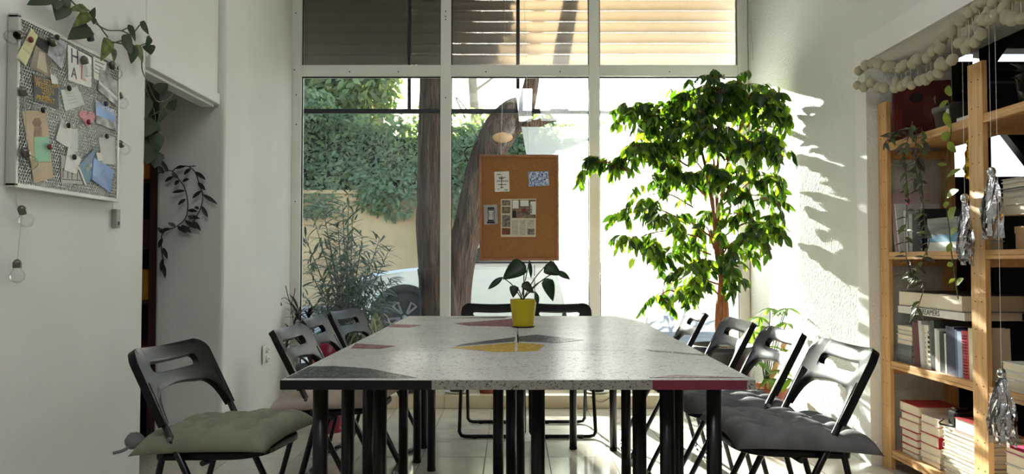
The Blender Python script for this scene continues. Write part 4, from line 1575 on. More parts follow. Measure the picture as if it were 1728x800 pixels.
# taller trees behind the hedge; their leafy crowns are added to block the sun
M_far = mat('distant_trunk', rgb(150, 142, 132), 0.9, var=0.15, vscale=3)
for (px, Y, top, crown, lab) in ((638, 25.0, 11, None, 'bare slim tree behind the hedge left of the thick trunk'), (800, 26.0, 12, None, 'bare slim tree behind the hedge right of the forked trunk'),
                                 (596, 22.5, 10.5, (1.35, 2.9), 'leafy tree added behind the hedge to shade the left and middle panes'), (520, 23.0, 10.0, (1.5, 3.0), 'leafy tree behind the hedge at the far left of the window')):
    x = px2x(px, Y)
    t = thing('background_tree', lab, 'tree', (x, Y, GZ), 0, 'trees behind the hedge')
    bark_tube([(x, Y, GZ), (x + .1, Y, top * .35), (x - .1, Y, top * .7), (x + .1, Y, top)], [0.22, 0.18, 0.14, 0.06], 10, 0.08).build('trunk', M_far, t)
    for k in range(9):
        z = top * random.uniform(.35, .9)
        d = Vector((random.uniform(-1.6, 1.6), random.uniform(-.6, .6), random.uniform(.5, 1.4)))
        MB().tube(bez([(x, Y, z), Vector((x, Y, z)) + d * .5 + Vector((0, 0, -.1)), Vector((x, Y, z)) + d], 3), [0.06, .05, .05, .04, .03, .02, .015], 5).build('branch', M_far, t)
    if crown:
        spec = []
        for i in range(3400):
            v = rv()
            p = Vector((x + v.x * crown[0], Y + v.y * 1.2, top * .66 + v.z * crown[1]))
            spec.append((p, Vector((random.uniform(-1, 1), random.uniform(-1, 1), -0.6)), rv(), random.uniform(.8, 1.5)))
        leaves(t, spec, leaf_geo(0.26, 0.14, 'oval', 0.2, 0.2, 2), [M_h1, M_h2], 0)

# ------------------------------------------------------------------ parked car
CYN = 10.72        # near side of the body
car = thing('parked_car', 'white parked car with black wheel arches seen through the window', 'car', (0, 11.6, GZ))
M_cw = mat('white_car_paint', rgb(242, 240, 232), 0.22, var=0.01, coat=0.6)
M_cl = mat('black_cladding', rgb(30, 30, 32), 0.55)
M_tyre = mat('tyre_rubber', rgb(34, 34, 36), 0.8, bump=0.1)
M_rim = mat('alloy_rim', rgb(130, 130, 134), 0.3, metal=0.8)
M_rimd = mat('alloy_rim_dark', rgb(28, 28, 30), 0.35)
M_cg = mat('car_window', rgb(60, 72, 66), 0.08, var=0.3, vscale=4, spec=0.8)
WX1, WX2 = -1.495, 1.155
WZ = 0.25
W2 = 1.80


def arch(cx, r, a0=0, a1=180, n=14):
    return [(cx + r * math.cos(math.radians(a0 + (a1 - a0) * i / n)), WZ + r * math.sin(math.radians(a0 + (a1 - a0) * i / n))) for i in range(n + 1)]


sill = 0.12
prof = [(-2.32, 0.22), (-2.36, 0.42), (-2.33, 0.62), (-2.24, 0.76), (-1.95, 0.86), (-1.5, 0.925), (-1.0, 0.965), (-0.75, 0.985), (0.4, 1.0), (1.6, 1.03), (1.95, 1.02), (2.06, 0.9), (2.10, 0.6), (2.05, 0.22)]
low = [(WX2 + 0.455, sill)] + arch(WX2, 0.42, -10, 190)[0:] + [(WX2 - 0.455, sill), (WX1 + 0.455, sill)] + arch(WX1, 0.42, -10, 190) + [(WX1 - 0.455, sill)]
pts = prof + low
# front of the body narrows towards the nose
b = MB()
rings = []
for (inset, yy) in ((0.0, 0.05), (0.0, 0.0), (0.0, 1.0), (0.0, 0.95)):
    pass
def yside(x, near):
    k = 0.0
    if x < -1.7:
        k = ((-1.7 - x) / 0.66) ** 2 * 0.28
    if x > 1.8:
        k = ((x - 1.8) / 0.3) ** 2 * 0.10
    return CYN + k if near else CYN + W2 - k
n = len(pts)
cz = 0.62
def ring(near, shrink, dy):
    out = []
    for (x, z) in pts:
        zz_ = z
        if z > 0.7:
            zz_ = z - shrink * 0.5
        out.append((x * (1 - shrink * .02), yside(x, near) + (dy if near else -dy), zz_))
    return out
R0 = ring(True, 0.18, 0.10)
R0 = [(x, y if z > 0.7 else y, z + (0.09 if z > 0.7 else 0)) for x, y, z in R0]
rA = [(x, yside(x, True) + 0.11, z) for x, z in pts]
rB = [(x, yside(x, True) + (0.02 if z > .7 else 0.0), z - (0.05 if z > .7 else 0)) for x, z in pts]
rB2 = [(x, yside(x, True) + (-0.005 if .3 < z < .7 else 0.01), z - (0.07 if z > .7 else 0)) for x, z in pts]
rC = [(x, yside(x, False) - (0.02 if z > .7 else 0.0), z - (0.05 if z > .7 else 0)) for x, z in pts]
rD = [(x, yside(x, False) - 0.11, z) for x, z in pts]
allr = [rB, rA, rD, rC]
vs_ = [v for rr in allr for v in rr]
fs = []
for k in range(3):
    for i in range(n):
        fs.append((k * n + i, k * n + (i + 1) % n, (k + 1) * n + (i + 1) % n, (k + 1) * n + i))
fs.append(list(range(n)))
fs.append([3 * n + i for i in range(n)][::-1])
b.add(vs_, fs)
b.build('body', M_cw, car, bevel=0.012)
# wheel wells, cladding, wheels
for wx in (WX1, WX2):
    MB().prism([(x, CYN + 0.03, z) for x, z in arch(wx, 0.415, -20, 200)], (0, 0.5, 0)).build('wheel_well', M_dark, car)
    a_out, a_in = arch(wx, 0.46, -14, 194, 22), arch(wx, 0.385, -14, 194, 22)
    b = MB()
    for i in range(22):
        q4 = [a_out[i], a_out[i + 1], a_in[i + 1], a_in[i]]
        b.prism([(x, CYN - 0.022, z) for x, z in q4], (0, 0.06, 0))
    b.build('arch_cladding', M_cl, car)
    for (yw, nm) in ((CYN + 0.0, 'wheel'), (CYN + W2 - 0.23, 'wheel')):
        # tyre
        pr = [(0.235, 0.0), (0.27, -0.004), (0.325, 0.004), (0.348, 0.03), (0.35, 0.06), (0.35, 0.17), (0.345, 0.20), (0.32, 0.225), (0.235, 0.225)]
        t_ = MB().lathe(pr, (0, 0, 0), 40)
        R_ = Matrix.Rotation(-math.pi / 2, 4, 'X')
        R_.translation = Vector((wx, yw, WZ))
        t_.v = [R_ @ v for v in t_.v]
        wo = t_.build(nm, M_tyre, car)
        d_ = MB().lathe([(0.0, 0.05), (0.10, 0.045), (0.232, 0.06), (0.236, 0.012), (0.243, 0.006), (0.236, 0.2)], (0, 0, 0), 36)
        d_.v = [R_ @ v for v in d_.v]
        d_.build('rim', M_rimd, wo)
        for s in range(5):
            a = 2 * math.pi * s / 5 + 0.32
            for off in (-0.20, 0.20):
                c1, s1 = math.cos(a + off * .35), math.sin(a + off * .35)
                c2, s2 = math.cos(a + off), math.sin(a + off)
                p0 = R_ @ Vector((0.06 * c1, 0.06 * s1, 0.028))
                p1 = R_ @ Vector((0.228 * c2, 0.228 * s2, 0.014))
                MB().bar(p0, p1, 0.03, 0.02, up=(0, 1, 0)).build('spoke', M_rim, wo)
            c2, s2 = math.cos(a - .2), math.sin(a - .2)
            c3, s3 = math.cos(a + .2), math.sin(a + .2)
            MB().bar(R_ @ Vector((0.226 * c2, 0.226 * s2, 0.013)), R_ @ Vector((0.226 * c3, 0.226 * s3, 0.013)), 0.022, 0.016, up=(0, 1, 0)).build('spoke', M_rim, wo)
        h_ = MB().lathe([(0.0, 0.014), (0.03, 0.016), (0.036, 0.03), (0.036, 0.05)], (0, 0, 0), 16)
        h_.v = [R_ @ v for v in h_.v]
        h_.build('hub_cap', M_rim, wo)
# cabin
cab = [(-0.95, 0.95), (-0.25, 1.46), (0.1, 1.53), (1.3, 1.50), (1.75, 1.40), (2.02, 1.0)]
b = MB()
vs_ = []
for (dy0, dy1) in ((0.07, 0.26),):
    near = [(x, CYN + 0.05 + (0.20 * max(0, (z - .95)) / .55), z) for x, z in cab]
    farr = [(x, CYN + W2 - 0.05 - (0.20 * max(0, (z - .95)) / .55), z) for x, z in cab]
    vs_ = near + farr
m_ = len(cab)
fs = [list(range(m_)), [m_ + i for i in range(m_)][::-1]] + [(i, m_ + i, m_ + (i + 1) % m_, (i + 1) % m_) for i in range(m_)]
b.add(vs_, fs)
b.build('cabin', M_cw, car, bevel=0.03)


def cwin(poly, nm='side_window'):
    b = MB()
    p3 = []
    for (x, z) in poly:
        p3.append((x, CYN + 0.045 + 0.20 * (z - .95) / .55, z))
    b.prism(p3, (0, -0.012, 0))
    return b.build(nm, M_cg, car)


cwin([(-0.72, 1.03), (0.28, 1.04), (0.28, 1.45), (0.1, 1.46), (-0.22, 1.40)])
cwin([(0.34, 1.04), (1.15, 1.05), (1.15, 1.43), (0.34, 1.45)])
cwin([(1.21, 1.05), (1.78, 1.07), (1.6, 1.34), (1.21, 1.42)])
MB().box(-0.75, 1.8, CYN + 0.02, CYN + 0.05, 1.0, 1.025).build('window_trim', M_cl, car)
b = MB()
b.prism([(-0.88, CYN + 0.2, 1.01), (-0.88, CYN + W2 - 0.2, 1.01), (-0.29, CYN + W2 - 0.3, 1.445), (-0.29, CYN + 0.3, 1.445)], (-0.015, 0, 0.015))
b.build('windscreen', M_cg, car)
b = MB().ball((-0.60, CYN - 0.07, 1.07), 0.11, 14, 8, sx=0.55, sy=0.9, sz=0.62)
b.bar((-0.58, CYN + 0.05, 1.02), (-0.60, CYN - 0.03, 1.05), 0.04, 0.03)
b.build('wing_mirror', M_cl, car)
for x in (-0.02 + 0.15, 1.0):
    MB().box(x, x + 0.2, CYN - 0.03, CYN - 0.005, 0.80, 0.825).build('door_handle', M_cw, car, bevel=0.006)
for x in (-0.85, 0.31):
    MB().box(x, x + 0.008, CYN - 0.006, CYN + 0.01, 0.22, 0.98).build('door_gap', M_cl, car)
MB().prism([(-2.30, CYN + 0.20, 0.56), (-1.98, CYN + 0.005, 0.70), (-1.90, CYN - 0.002, 0.78), (-2.25, CYN + 0.14, 0.72)], (0.0, 0.16, 0)).build('headlight', mat('headlight_glass', rgb(70, 76, 78), 0.1), car)
MB().box(-1.0, 0.68, CYN - 0.012, CYN + 0.02, 0.10, 0.24).build('side_skirt', M_cl, car)
MB().box(-2.37, -2.3, CYN + 0.3, CYN + W2 - 0.3, 0.18, 0.5).build('bumper_grille', M_cl, car)

# ------------------------------------------------------------------ oleanders in front of the window
M_ol = mat('oleander_leaf', rgb(54, 68, 52), 0.5, col2=rgb(36, 48, 38), vscale=6, trans=0.25, transcol=rgb(110, 130, 80))
M_ol2 = mat('oleander_leaf_pale', rgb(84, 98, 80), 0.5, col2=rgb(60, 74, 58), vscale=6, trans=0.25, transcol=rgb(130, 150, 100))


def oleander(label, base, stems, nleaf, nparts):
    r = thing('oleander_shrub', label, 'shrub', base, 0, 'oleanders outside the window')
    spec = []
    for tip in stems:
        tip = Vector(tip)
        mid = base.lerp(tip, 0.5) + Vector(((tip.x - base.x) * -0.12, 0, 0.06))
        path = bez([base + rv(0.05) * 0.5, mid, tip], 8)
        MB().tube(path, [0.011 - 0.008 * i / (len(path) - 1) for i in range(len(path))], 6).build('stem', M_stem, r)
        m = len(path)
        for i in range(int(m * 0.22), m):
            t = i / (m - 1)
            dirv = (path[min(m - 1, i + 1)] - path[max(0, i - 1)]).normalized()
            for k in range(nleaf if t < 1 else nleaf + 2):
                a = random.uniform(0, 2 * math.pi)
                o = dirv.orthogonal().normalized()
                o2 = dirv.cross(o)
                out = (o * math.cos(a) + o2 * math.sin(a))
                d = (out + dirv * random.uniform(.2, 1.0) + Vector((0, 0, random.uniform(-.35, .25)))).normalized()
                spec.append((path[i] + rv(0.035), d, Vector((0, 0, 1)) + rv(.5), random.uniform(.65, 1.25)))
    leaves(r, spec, leaf_geo(0.135, 0.021, 'lance', 0.25, 0.22, 4), [M_ol, M_ol2], nparts)
    return r


OY = 7.0
obase = PY(585, 600, OY)
obase.z = GZ + 0.02
tips = [PY(x, y, OY + random.uniform(-.35, .35)) for x, y in ((515, 400), (520, 450), (530, 370), (545, 350), (555, 400), (570, 380), (578, 345), (588, 330), (595, 360), (600, 420), (612, 400), (622, 440), (640, 405), (655, 425), (660, 470), (640, 480), (625, 500), (560, 450), (540, 480), (515, 500), (590, 460), (605, 480), (575, 500), (545, 520), (630, 455), (650, 510), (530, 530), (600, 520), (565, 420), (585, 410))]
oleander('bushy oleander with narrow grey green leaves outside the left pane', obase, tips, 6, 220)
ob2 = PY(1045, 600, 7.2)
ob2.z = GZ + 0.02
tips = [PY(x, y, 7.2 + random.uniform(-.3, .3)) for x, y in ((985, 440), (1000, 470), (1015, 430), (1030, 410), (1045, 425), (1060, 415), (1072, 440), (1085, 460), (1010, 500), (1030, 480), (1055, 470), (1075, 500), (990, 510), (1040, 510), (970, 470))]
o2 = oleander('oleander with pink blossom behind the hazy panes right of the cork board', ob2, tips, 5, 80)
M_blos = mat('pink_blossom', rgb(214, 60, 96), 0.6, trans=0.3)
for (px, py) in ((1047, 456), (1054, 454), (1043, 460)):
    c = PY(px, py, 7.1)
    b = MB()
    for k in range(5):
        a = 2 * math.pi * k / 5
        M = leaf_matrix(c, (math.cos(a), -.4, math.sin(a)), (0, -1, 0.2), 1)
        g = leaf_geo(0.025, 0.02, 'oval', .2, .2, 3)
        b.add([M @ Vector(v) for v in g[0]], g[1], 0, True)
    b.build('blossom', M_blos, o2)

# ------------------------------------------------------------------ weeping fig in a black planter
random.seed(21)
FBY = 5.08
fb = Vector((PY(1218, 600, FBY).x, FBY, 0.0))
fg = thing('weeping_fig', 'tall weeping fig tree with glossy leaves in a black planter by the window', 'potted tree', fb)
MB().lathe([(0.0, 0.0), (0.16, 0.0), (0.165, 0.01), (0.205, 0.44), (0.215, 0.445), (0.215, 0.485), (0.20, 0.487), (0.195, 0.45), (0.0, 0.445)], fb, 36).build('planter', mat('black_planter', rgb(30, 30, 32), 0.45), fg)
MB().lathe([(0.0, 0.452), (0.196, 0.45)], fb, 24).build('soil', M_soil, fg)
M_fb = mat('fig_bark', rgb(180, 114, 70), 0.75, col2=rgb(128, 78, 50), vscale=16, stretch=(3, 3, .6), bump=0.3, bscale=40)
M_f1 = mat('fig_leaf', rgb(46, 74, 32), 0.3, col2=rgb(30, 52, 23), vscale=9, trans=0.3, transcol=rgb(136, 186, 28), spec=0.5)
M_f2 = mat('fig_leaf_deep', rgb(32, 54, 28), 0.3, col2=rgb(22, 40, 20), vscale=9, trans=0.22, transcol=rgb(96, 146, 24), spec=0.5)
M_f3 = mat('fig_leaf_fresh', rgb(96, 132, 44), 0.32, col2=rgb(66, 104, 30), vscale=9, trans=0.45, transcol=rgb(176, 208, 40), spec=0.5)
Q = lambda x, y, dy=0.0: PY(x, y, FBY + dy)
stems = [
    [(1215, 590), (1219, 500), (1208, 420), (1203, 340), (1196, 300)],
    [(1221, 590), (1214, 510), (1219, 430), (1210, 350), (1212, 270), (1225, 190)],
    [(1225, 592), (1226, 520), (1213, 440), (1216, 350), (1232, 260), (1262, 190)],
    [(1212, 590), (1211, 520), (1222, 450), (1206, 370), (1190, 280), (1170, 200)],
]
for k, st in enumerate(stems):
    a = 1.7 * k
    path = bez([Q(x, y, 0.025 * math.sin(i * 1.5 + a)) for i, (x, y) in enumerate(st)], 8)
    m = len(path)
    MB().tube(path, [0.018 - 0.010 * i / (m - 1) for i in range(m)], 8).build('trunk', M_fb, fg)
clusters = [
    # px, py, rx, ry, n twigs, dy, attach px
    (1225, 150, 60, 32, 26, -.05, (1222, 215)), (1170, 165, 55, 32, 24, .05, (1190, 250)), (1268, 165, 45, 34, 20, -.15, (1245, 230)), (1110, 195, 48, 26, 20, -.05, (1180, 250)), (1065, 185, 30, 16, 9, 0.0, (1150, 235)),
    (1200, 210, 60, 34, 26, -.15, (1205, 280)), (1130, 240, 55, 30, 24, .1, (1195, 300)), (1075, 255, 40, 28, 17, -.05, (1160, 280)), (1025, 278, 30, 20, 12, .1, (1120, 285)), (988, 282, 18, 20, 8, .1, (1060, 290)),
    (1250, 240, 45, 30, 16, .0, (1225, 270)), (1312, 170, 22, 22, 10, -.28, (1260, 215)), (1330, 195, 14, 16, 7, -.32, (1290, 205)), (1285, 250, 32, 24, 11, -.2, (1240, 270)), (1318, 240, 18, 28, 6, -.3, (1280, 245)),
    (1180, 290, 55, 32, 18, .0, (1205, 330)), (1120, 295, 40, 24, 12, -.1, (1190, 330)), (1250, 305, 50, 26, 14, -.15, (1215, 330)), (1310, 300, 20, 22, 6, -.3, (1250, 320)),
    (1085, 330, 32, 18, 6, .05, (1170, 350)), (1060, 360, 22, 22, 6, .0, (1150, 370)), (1125, 375, 45, 25, 13, -.1, (1200, 400)), (1065, 405, 35, 22, 12, .05, (1180, 400)), (1110, 425, 45, 22, 13, -.05, (1200, 430)),
    (1185, 380, 38, 40, 13, .1, (1205, 420)), (1250, 360, 30, 26, 8, -.15, (1212, 390)), (1300, 378, 28, 18, 11, -.25, (1220, 400)), (1285, 405, 38, 20, 11, -.2, (1222, 420)), (1242, 420, 28, 24, 9, -.1, (1215, 440)),
    (1305, 215, 30, 30, 5, -.28, (1260, 240)), (1322, 265, 14, 36, 3, -.32, (1285, 255)), (1275, 330, 35, 24, 6, -.2, (1215, 350)), (1315, 345, 14, 28, 2, -.3, (1255, 350)),
    (1165, 455, 45, 26, 12, -.1, (1213, 460)), (1245, 455, 25, 20, 6, -.15, (1220, 470)), (1145, 490, 30, 22, 8, .0, (1213, 480)), (1180, 495, 22, 24, 6, -.1, (1215, 500)), (1108, 505, 22, 14, 4, .05, (1150, 500)), (1240, 480, 14, 16, 3, -.1, (1220, 490)),
]
fspec = []
tw = MB()
for (px, py, rx, ry, nt, dy, at) in clusters:
    c = Q(px, py, dy)
    a = Q(at[0], at[1], 0)
    mid = a.lerp(c, .5) + Vector((0, 0, 0.05))
    path = bez([a, mid, c], 5)
    m = len(path)
    MB().tube(path, [0.007 - 0.004 * i / (m - 1) for i in range(m)], 6).build('branch', M_fb, fg)
    sx, sz = rx * FBY / FPX, ry * FBY / FPX
    for k in range(int(nt * (1.35 if py < 265 and px < 1290 else 0.9) + 0.5)):
        v = rv()
        e = c + Vector((v.x * sx * 1.08, v.y * min(0.32, sx), v.z * sz * 1.35))
        s_ = c.lerp(e, 0.15) if random.random() < .5 else path[random.randrange(m // 2, m)]
        e2 = e + Vector((v.x * 0.05, v.y * 0.05, -0.035))
        if e2.x > 1.745:
            e2.x = 1.745 - random.random() * .03
        if e2.y > 5.62:
            e2.y = 5.62
        tp = bez([s_, s_.lerp(e2, .55) + Vector((0, 0, 0.03)), e2], 4)
        tw.tube(tp, 0.0016, 4, caps=False)
        nl = random.randint(8, 12)
        for q_ in range(nl):
            t = 0.25 + 0.75 * q_ / (nl - 1)
            i = min(len(tp) - 2, int(t * (len(tp) - 1)))
            f = t * (len(tp) - 1) - i
            p = tp[i].lerp(tp[i + 1], f)
            dirv = (tp[i + 1] - tp[i]).normalized()
            side = dirv.cross(Vector((0, 0, 1)))
            side = side.normalized() if side.length > 1e-3 else Vector((1, 0, 0))
            sg = 1 if q_ % 2 else -1
            d = dirv * .5 + side * sg * random.uniform(.4, .9) + Vector((random.uniform(-.2, .2), random.uniform(-.2, .2), random.uniform(-1.3, -.35)))
            pt = p + d.normalized() * 0.092
            if pt.x > 1.755 or pt.y > 5.70:
                continue
            up = Vector((random.uniform(-.6, .6), random.uniform(-.9, .5), random.uniform(.1, 1)))
            fspec.append((p, d, up, random.uniform(.7, 1.2)))
for k in range(70):
    px, py = random.uniform(1050, 1300), random.uniform(165, 480)
    if px < 1130 and (py < 180 or py > 440):
        continue
    e = Q(px, py, random.uniform(-.3, .1))
    if e.x > 1.70:
        e.x = 1.70
    s_ = e + Vector((random.uniform(-.06, .06) - (px - 1212) * .0006, random.uniform(-.05, .05), random.uniform(.02, .1)))
    tp = bez([s_, s_.lerp(e, .5) + Vector((0, 0, .015)), e], 4)
    tw.tube(tp, 0.0013, 4, caps=False)
    for q_ in range(6):
        p = tp[min(len(tp) - 1, 1 + q_)]
        d = Vector((random.uniform(-.9, .9), random.uniform(-.7, .7), random.uniform(-1.2, -.2)))
        if (p + d.normalized() * .092).x > 1.755:
            continue
        fspec.append((p, d, Vector((random.uniform(-.6, .6), random.uniform(-.9, .5), random.uniform(.1, 1))), random.uniform(.7, 1.15)))
sub(tw.build('twigs', M_fb, fg))
leaves(fg, fspec, leaf_geo(0.074, 0.037, 'oval', 0.22, 0.28, 4), [M_f1, M_f2, M_f1, M_f3, M_f2], 300)
# plant tag
tp_ = Q(1246, 455, -.16)
MB().box(tp_.x - .03, tp_.x + .03, tp_.y, tp_.y + .001, tp_.z - .035, tp_.z + .035).build('care_tag', M_white, fg)
for k in range(4):
    MB().box(tp_.x - .024, tp_.x + .02, tp_.y - .0006, tp_.y, tp_.z - .024 + k * .014, tp_.z - .021 + k * .014).build('tag_print', M_pr_grey, fg)


# ------------------------------------------------------------------ other pots round the window
def pot(root, c, r0, r1, h, m, n=28):
    MB().lathe([(0.0, 0.0), (r0, 0.0), (r1, h * .78), (r1 * 1.09, h * .78), (r1 * 1.12, h), (r1 * 1.0, h), (r1 * .96, h * .9), (0.0, h * .88)], c, n).build('pot', m, root)
    MB().lathe([(0.0, h * .89), (r1 * .95, h * .885)], c, 20).build('soil', M_soil, root)


# schefflera in terracotta with a wooden stake, right of the fig
sc_ = Vector((1.60, 4.86, 0.0))
sf = thing('potted_schefflera', 'umbrella plant tied to a wooden stake in a terracotta pot by the right wall', 'potted plant', sc_)
pot(sf, sc_, 0.10, 0.125, 0.25, M_terra)
MB().bar(PY(1290, 668, 4.80), PY(1327, 570, 4.80), 0.028, 0.018, up=(0, 1, 0)).build('stake', M_pine, sf)
M_sch = mat('umbrella_leaf', rgb(64, 96, 48), 0.35, col2=rgb(42, 70, 34), vscale=12, trans=0.35, transcol=rgb(150, 196, 50))
base = sc_ + Vector((0, 0, 0.22))
sspec = []
for (px, py, dy) in ((1282, 535, .1), (1300, 520, .05), (1325, 525, .0), (1338, 545, -.05), (1270, 560, .1), (1310, 555, -.1), (1295, 585, -.15), (1330, 590, -.1), (1280, 610, -.15), (1320, 625, -.1), (1345, 520, -.05), (1300, 640, -.15), (1285, 550, .05), (1335, 640, -.12)):
    e = PY(px, py, 4.86 + dy)
    if e.x > 1.71:
        e.x = 1.71
    MB().tube(bez([base + rv(.03) * .5, base.lerp(e, .5) + Vector((0, 0, .05)), e], 5), 0.0035, 6).build('stem', M_stem, sf)
    n = random.randint(6, 8)
    for k in range(n):
        a = 2 * math.pi * k / n + random.uniform(-.2, .2)
        d = Vector((math.cos(a), math.sin(a), random.uniform(-.6, .1)))
        if e.x + d.x * .1 > 1.76:
            continue
        sspec.append((e, d, (0, -.3, 1), random.uniform(.8, 1.2)))
leaves(sf, sspec, leaf_geo(0.095, 0.036, 'oval', .2, .3, 5), [M_sch], 200)

# dracaena by the left frame
dc = Vector((-1.44, 5.58, 0.09))
dr = thing('potted_dracaena', 'spiky dark dracaena with a bare twig in the left window corner', 'potted plant', dc)
pot(dr, dc, 0.08, 0.105, 0.2, mat('grey_pot', rgb(90, 88, 86), 0.7))
M_dra = mat('dracaena_leaf', rgb(44, 50, 38), 0.4, col2=rgb(62, 46, 46), vscale=16, trans=0.15)
dspec = []
DY = 5.58
for (px, py) in ((503, 530), (490, 560), (520, 545), (515, 575), (478, 590)):
    e = PY(px, py, DY + random.uniform(-.1, .05))
    MB().tube(bez([dc + Vector((0, 0, .18)), dc.lerp(e, .5) + Vector((0.02, 0, .1)), e], 5), 0.009, 7).build('stem', M_bark, dr)
    for k in range(36):
        a = random.uniform(0, 2 * math.pi)
        d = Vector((math.cos(a), math.sin(a) * .8, random.uniform(-.3, 1.3)))
        if e.x + d.normalized().x * .19 < -1.62 or e.y + d.normalized().y * .19 > 5.70:
            continue
        dspec.append((e + Vector((0, 0, random.uniform(-.05, .04))), d, (0, 0, 1), random.uniform(.6, 1.0)))
leaves(dr, dspec, leaf_geo(0.20, 0.024, 'lance', .3, .35, 5), [M_dra], 200)
for pts in ([(497, 560), (492, 520), (486, 500), (482, 482)], [(490, 515), (496, 500), (498, 486)]):
    MB().tube(bez([PY(x, y, 5.45) for x, y in pts], 4), 0.003, 5).build('twig', M_bark, dr)
MB().tube(bez([PY(497, 520, 5.45), PY(482, 503, 5.45), PY(470, 508, 5.45)], 4), 0.0022, 5).build('stem', M_stem, dr)
for (tx_, ty) in ((467, 502), (465, 517), (474, 514)):
    p0, p1 = PY(470, 508, 5.45), PY(tx_, ty, 5.43)
    g = leaf_geo((p1 - p0).length * 1.2, 0.022, 'oval', .2, .1, 5)
    M = leaf_matrix(p0, p1 - p0, (0, -1, .3), 1)
    MB().add([M @ Vector(v) for v in g[0]], g[1], 0, True).build('leaf', M_poth, dr)

# spider plant on the sill
spc = Vector((-1.02, 5.58, 0.09))
sp2 = thing('potted_spider_plant', 'striped spider plant with arching leaves behind the last left chair', 'potted plant', spc)
MB().lathe([(0, 0), (.09, 0), (.115, .33), (.125, .335), (.12, .35), (.105, .33), (0, .32)], spc, 26).build('pot', mat('steel_pot', rgb(150, 150, 150), 0.3, metal=0.7), sp2)
M_spi = mat('spider_leaf', rgb(110, 128, 84), 0.45, col2=rgb(192, 196, 160), vscale=24, stretch=(8, 1, 1), trans=0.3)
for k in range(44):
    a = random.uniform(0, 2 * math.pi)
    h = random.uniform(.08, .24)
    rr = random.uniform(.15, .36)
    p0 = spc + Vector((0, 0, .33))
    d = Vector((math.cos(a), math.sin(a) * .45, 0))
    path = bez([p0, p0 + d * rr * .45 + Vector((0, 0, h)), p0 + d * rr + Vector((0, 0, h * .3 - .04))], 4)
    vs_, fs = [], []
    for i, p in enumerate(path):
        w = 0.009 * (1 - (i / (len(path) - 1)) ** 2) + .001
        sd = d.cross(Vector((0, 0, 1))).normalized() * w
        y_ok = min(p.y, 5.69)
        p = Vector((p.x, y_ok, p.z))
        vs_ += [p - sd + Vector((0, 0, .003)), p, p + sd + Vector((0, 0, .003))]
        if i:
            q_ = i * 3
            fs += [(q_ - 3, q_ - 2, q_ + 1, q_), (q_ - 2, q_ - 1, q_ + 2, q_ + 1)]
    MB().add(vs_, fs, 0, True).build('leaf', M_spi, sp2)

# maroon vase behind the left row
vc = Vector((PY(558, 590, 4.72).x, 4.72, 0))
vz = thing('floor_vase', 'round maroon vase standing behind the left chairs', 'vase', vc)
vh = PY(558, 572, 4.72).z
MB().lathe([(0, 0), (.075, 0), (.08, .01), (.085, vh * .3), (.105, vh * .7), (.108, vh * .82), (.09, vh * .94), (.06, vh), (.055, vh), (.085, vh * .9), (0, vh * .3)], vc, 30).build('body', mat('maroon_glaze', rgb(140, 22, 52), 0.3, var=.04), vz)
MB().lathe([(.058, vh - .004), (.066, vh), (.058, vh + .004)], vc, 24).build('lip', mat('maroon_glaze', rgb(140, 22, 52)), vz)

# small pots on the sill seen under the table
for (px, r0, r1, h, m, lab, sau) in ((822, .052, .064, .10, M_terra, 'small terracotta pot on the window sill beneath the table', False), (772, .05, .066, .11, mat('brown_pot', rgb(84, 54, 44), .7), 'brown pot in a white saucer on the window sill', True),
                                     (1006, .05, .068, .12, mat('black_pot', rgb(34, 34, 36), .5), 'black pot with trailing green leaves on the window sill', True), (690, .05, .06, .11, mat('dark_clay_pot', rgb(66, 46, 40), .7), 'dark clay pot on the sill left of the white saucer', False)):
    c = Vector((PY(px, 655, 5.60).x, 5.57, 0.0902))
    t = thing('sill_pot', lab, 'potted plant', c, 0, 'small pots on the window sill')
    if sau:
        MB().lathe([(0, 0), (r1 * .9, 0), (r1 * 1.35, .012), (r1 * 1.3, .014), (0, .005)], c, 24).build('saucer', M_white, t)
    pot(t, c + Vector((0, 0, .006 if sau else 0)), r0, r1, h, m, 24)
    sp = []
    for k in range(26):
        a = random.uniform(0, 2 * math.pi)
        d = Vector((math.cos(a), math.sin(a) * .6, random.uniform(-.4, .9)))
        p = c + Vector((0, 0, h)) + Vector((d.x * r1 * 1.1, d.y * r1, random.uniform(-.02, .06)))
        sp.append((p, d, (0, 0, 1), random.uniform(.7, 1.1)))
    leaves(t, sp, leaf_geo(.06, .03, 'oval', .2, .35, 4), [M_sch if px == 1006 else M_dra], 60)
wr = MB().tube(bez([(0.55, 5.44 - .012, .085), (0.58, 5.42, .06), (0.63, 5.42, .05), (0.68, 5.43, .075), (.70, 5.5, .095)], 6), 0.002, 5).build('cable', M_ink)
tag(wr, 'thin black wire loop hanging over the sill edge below the black pot', 'cable')

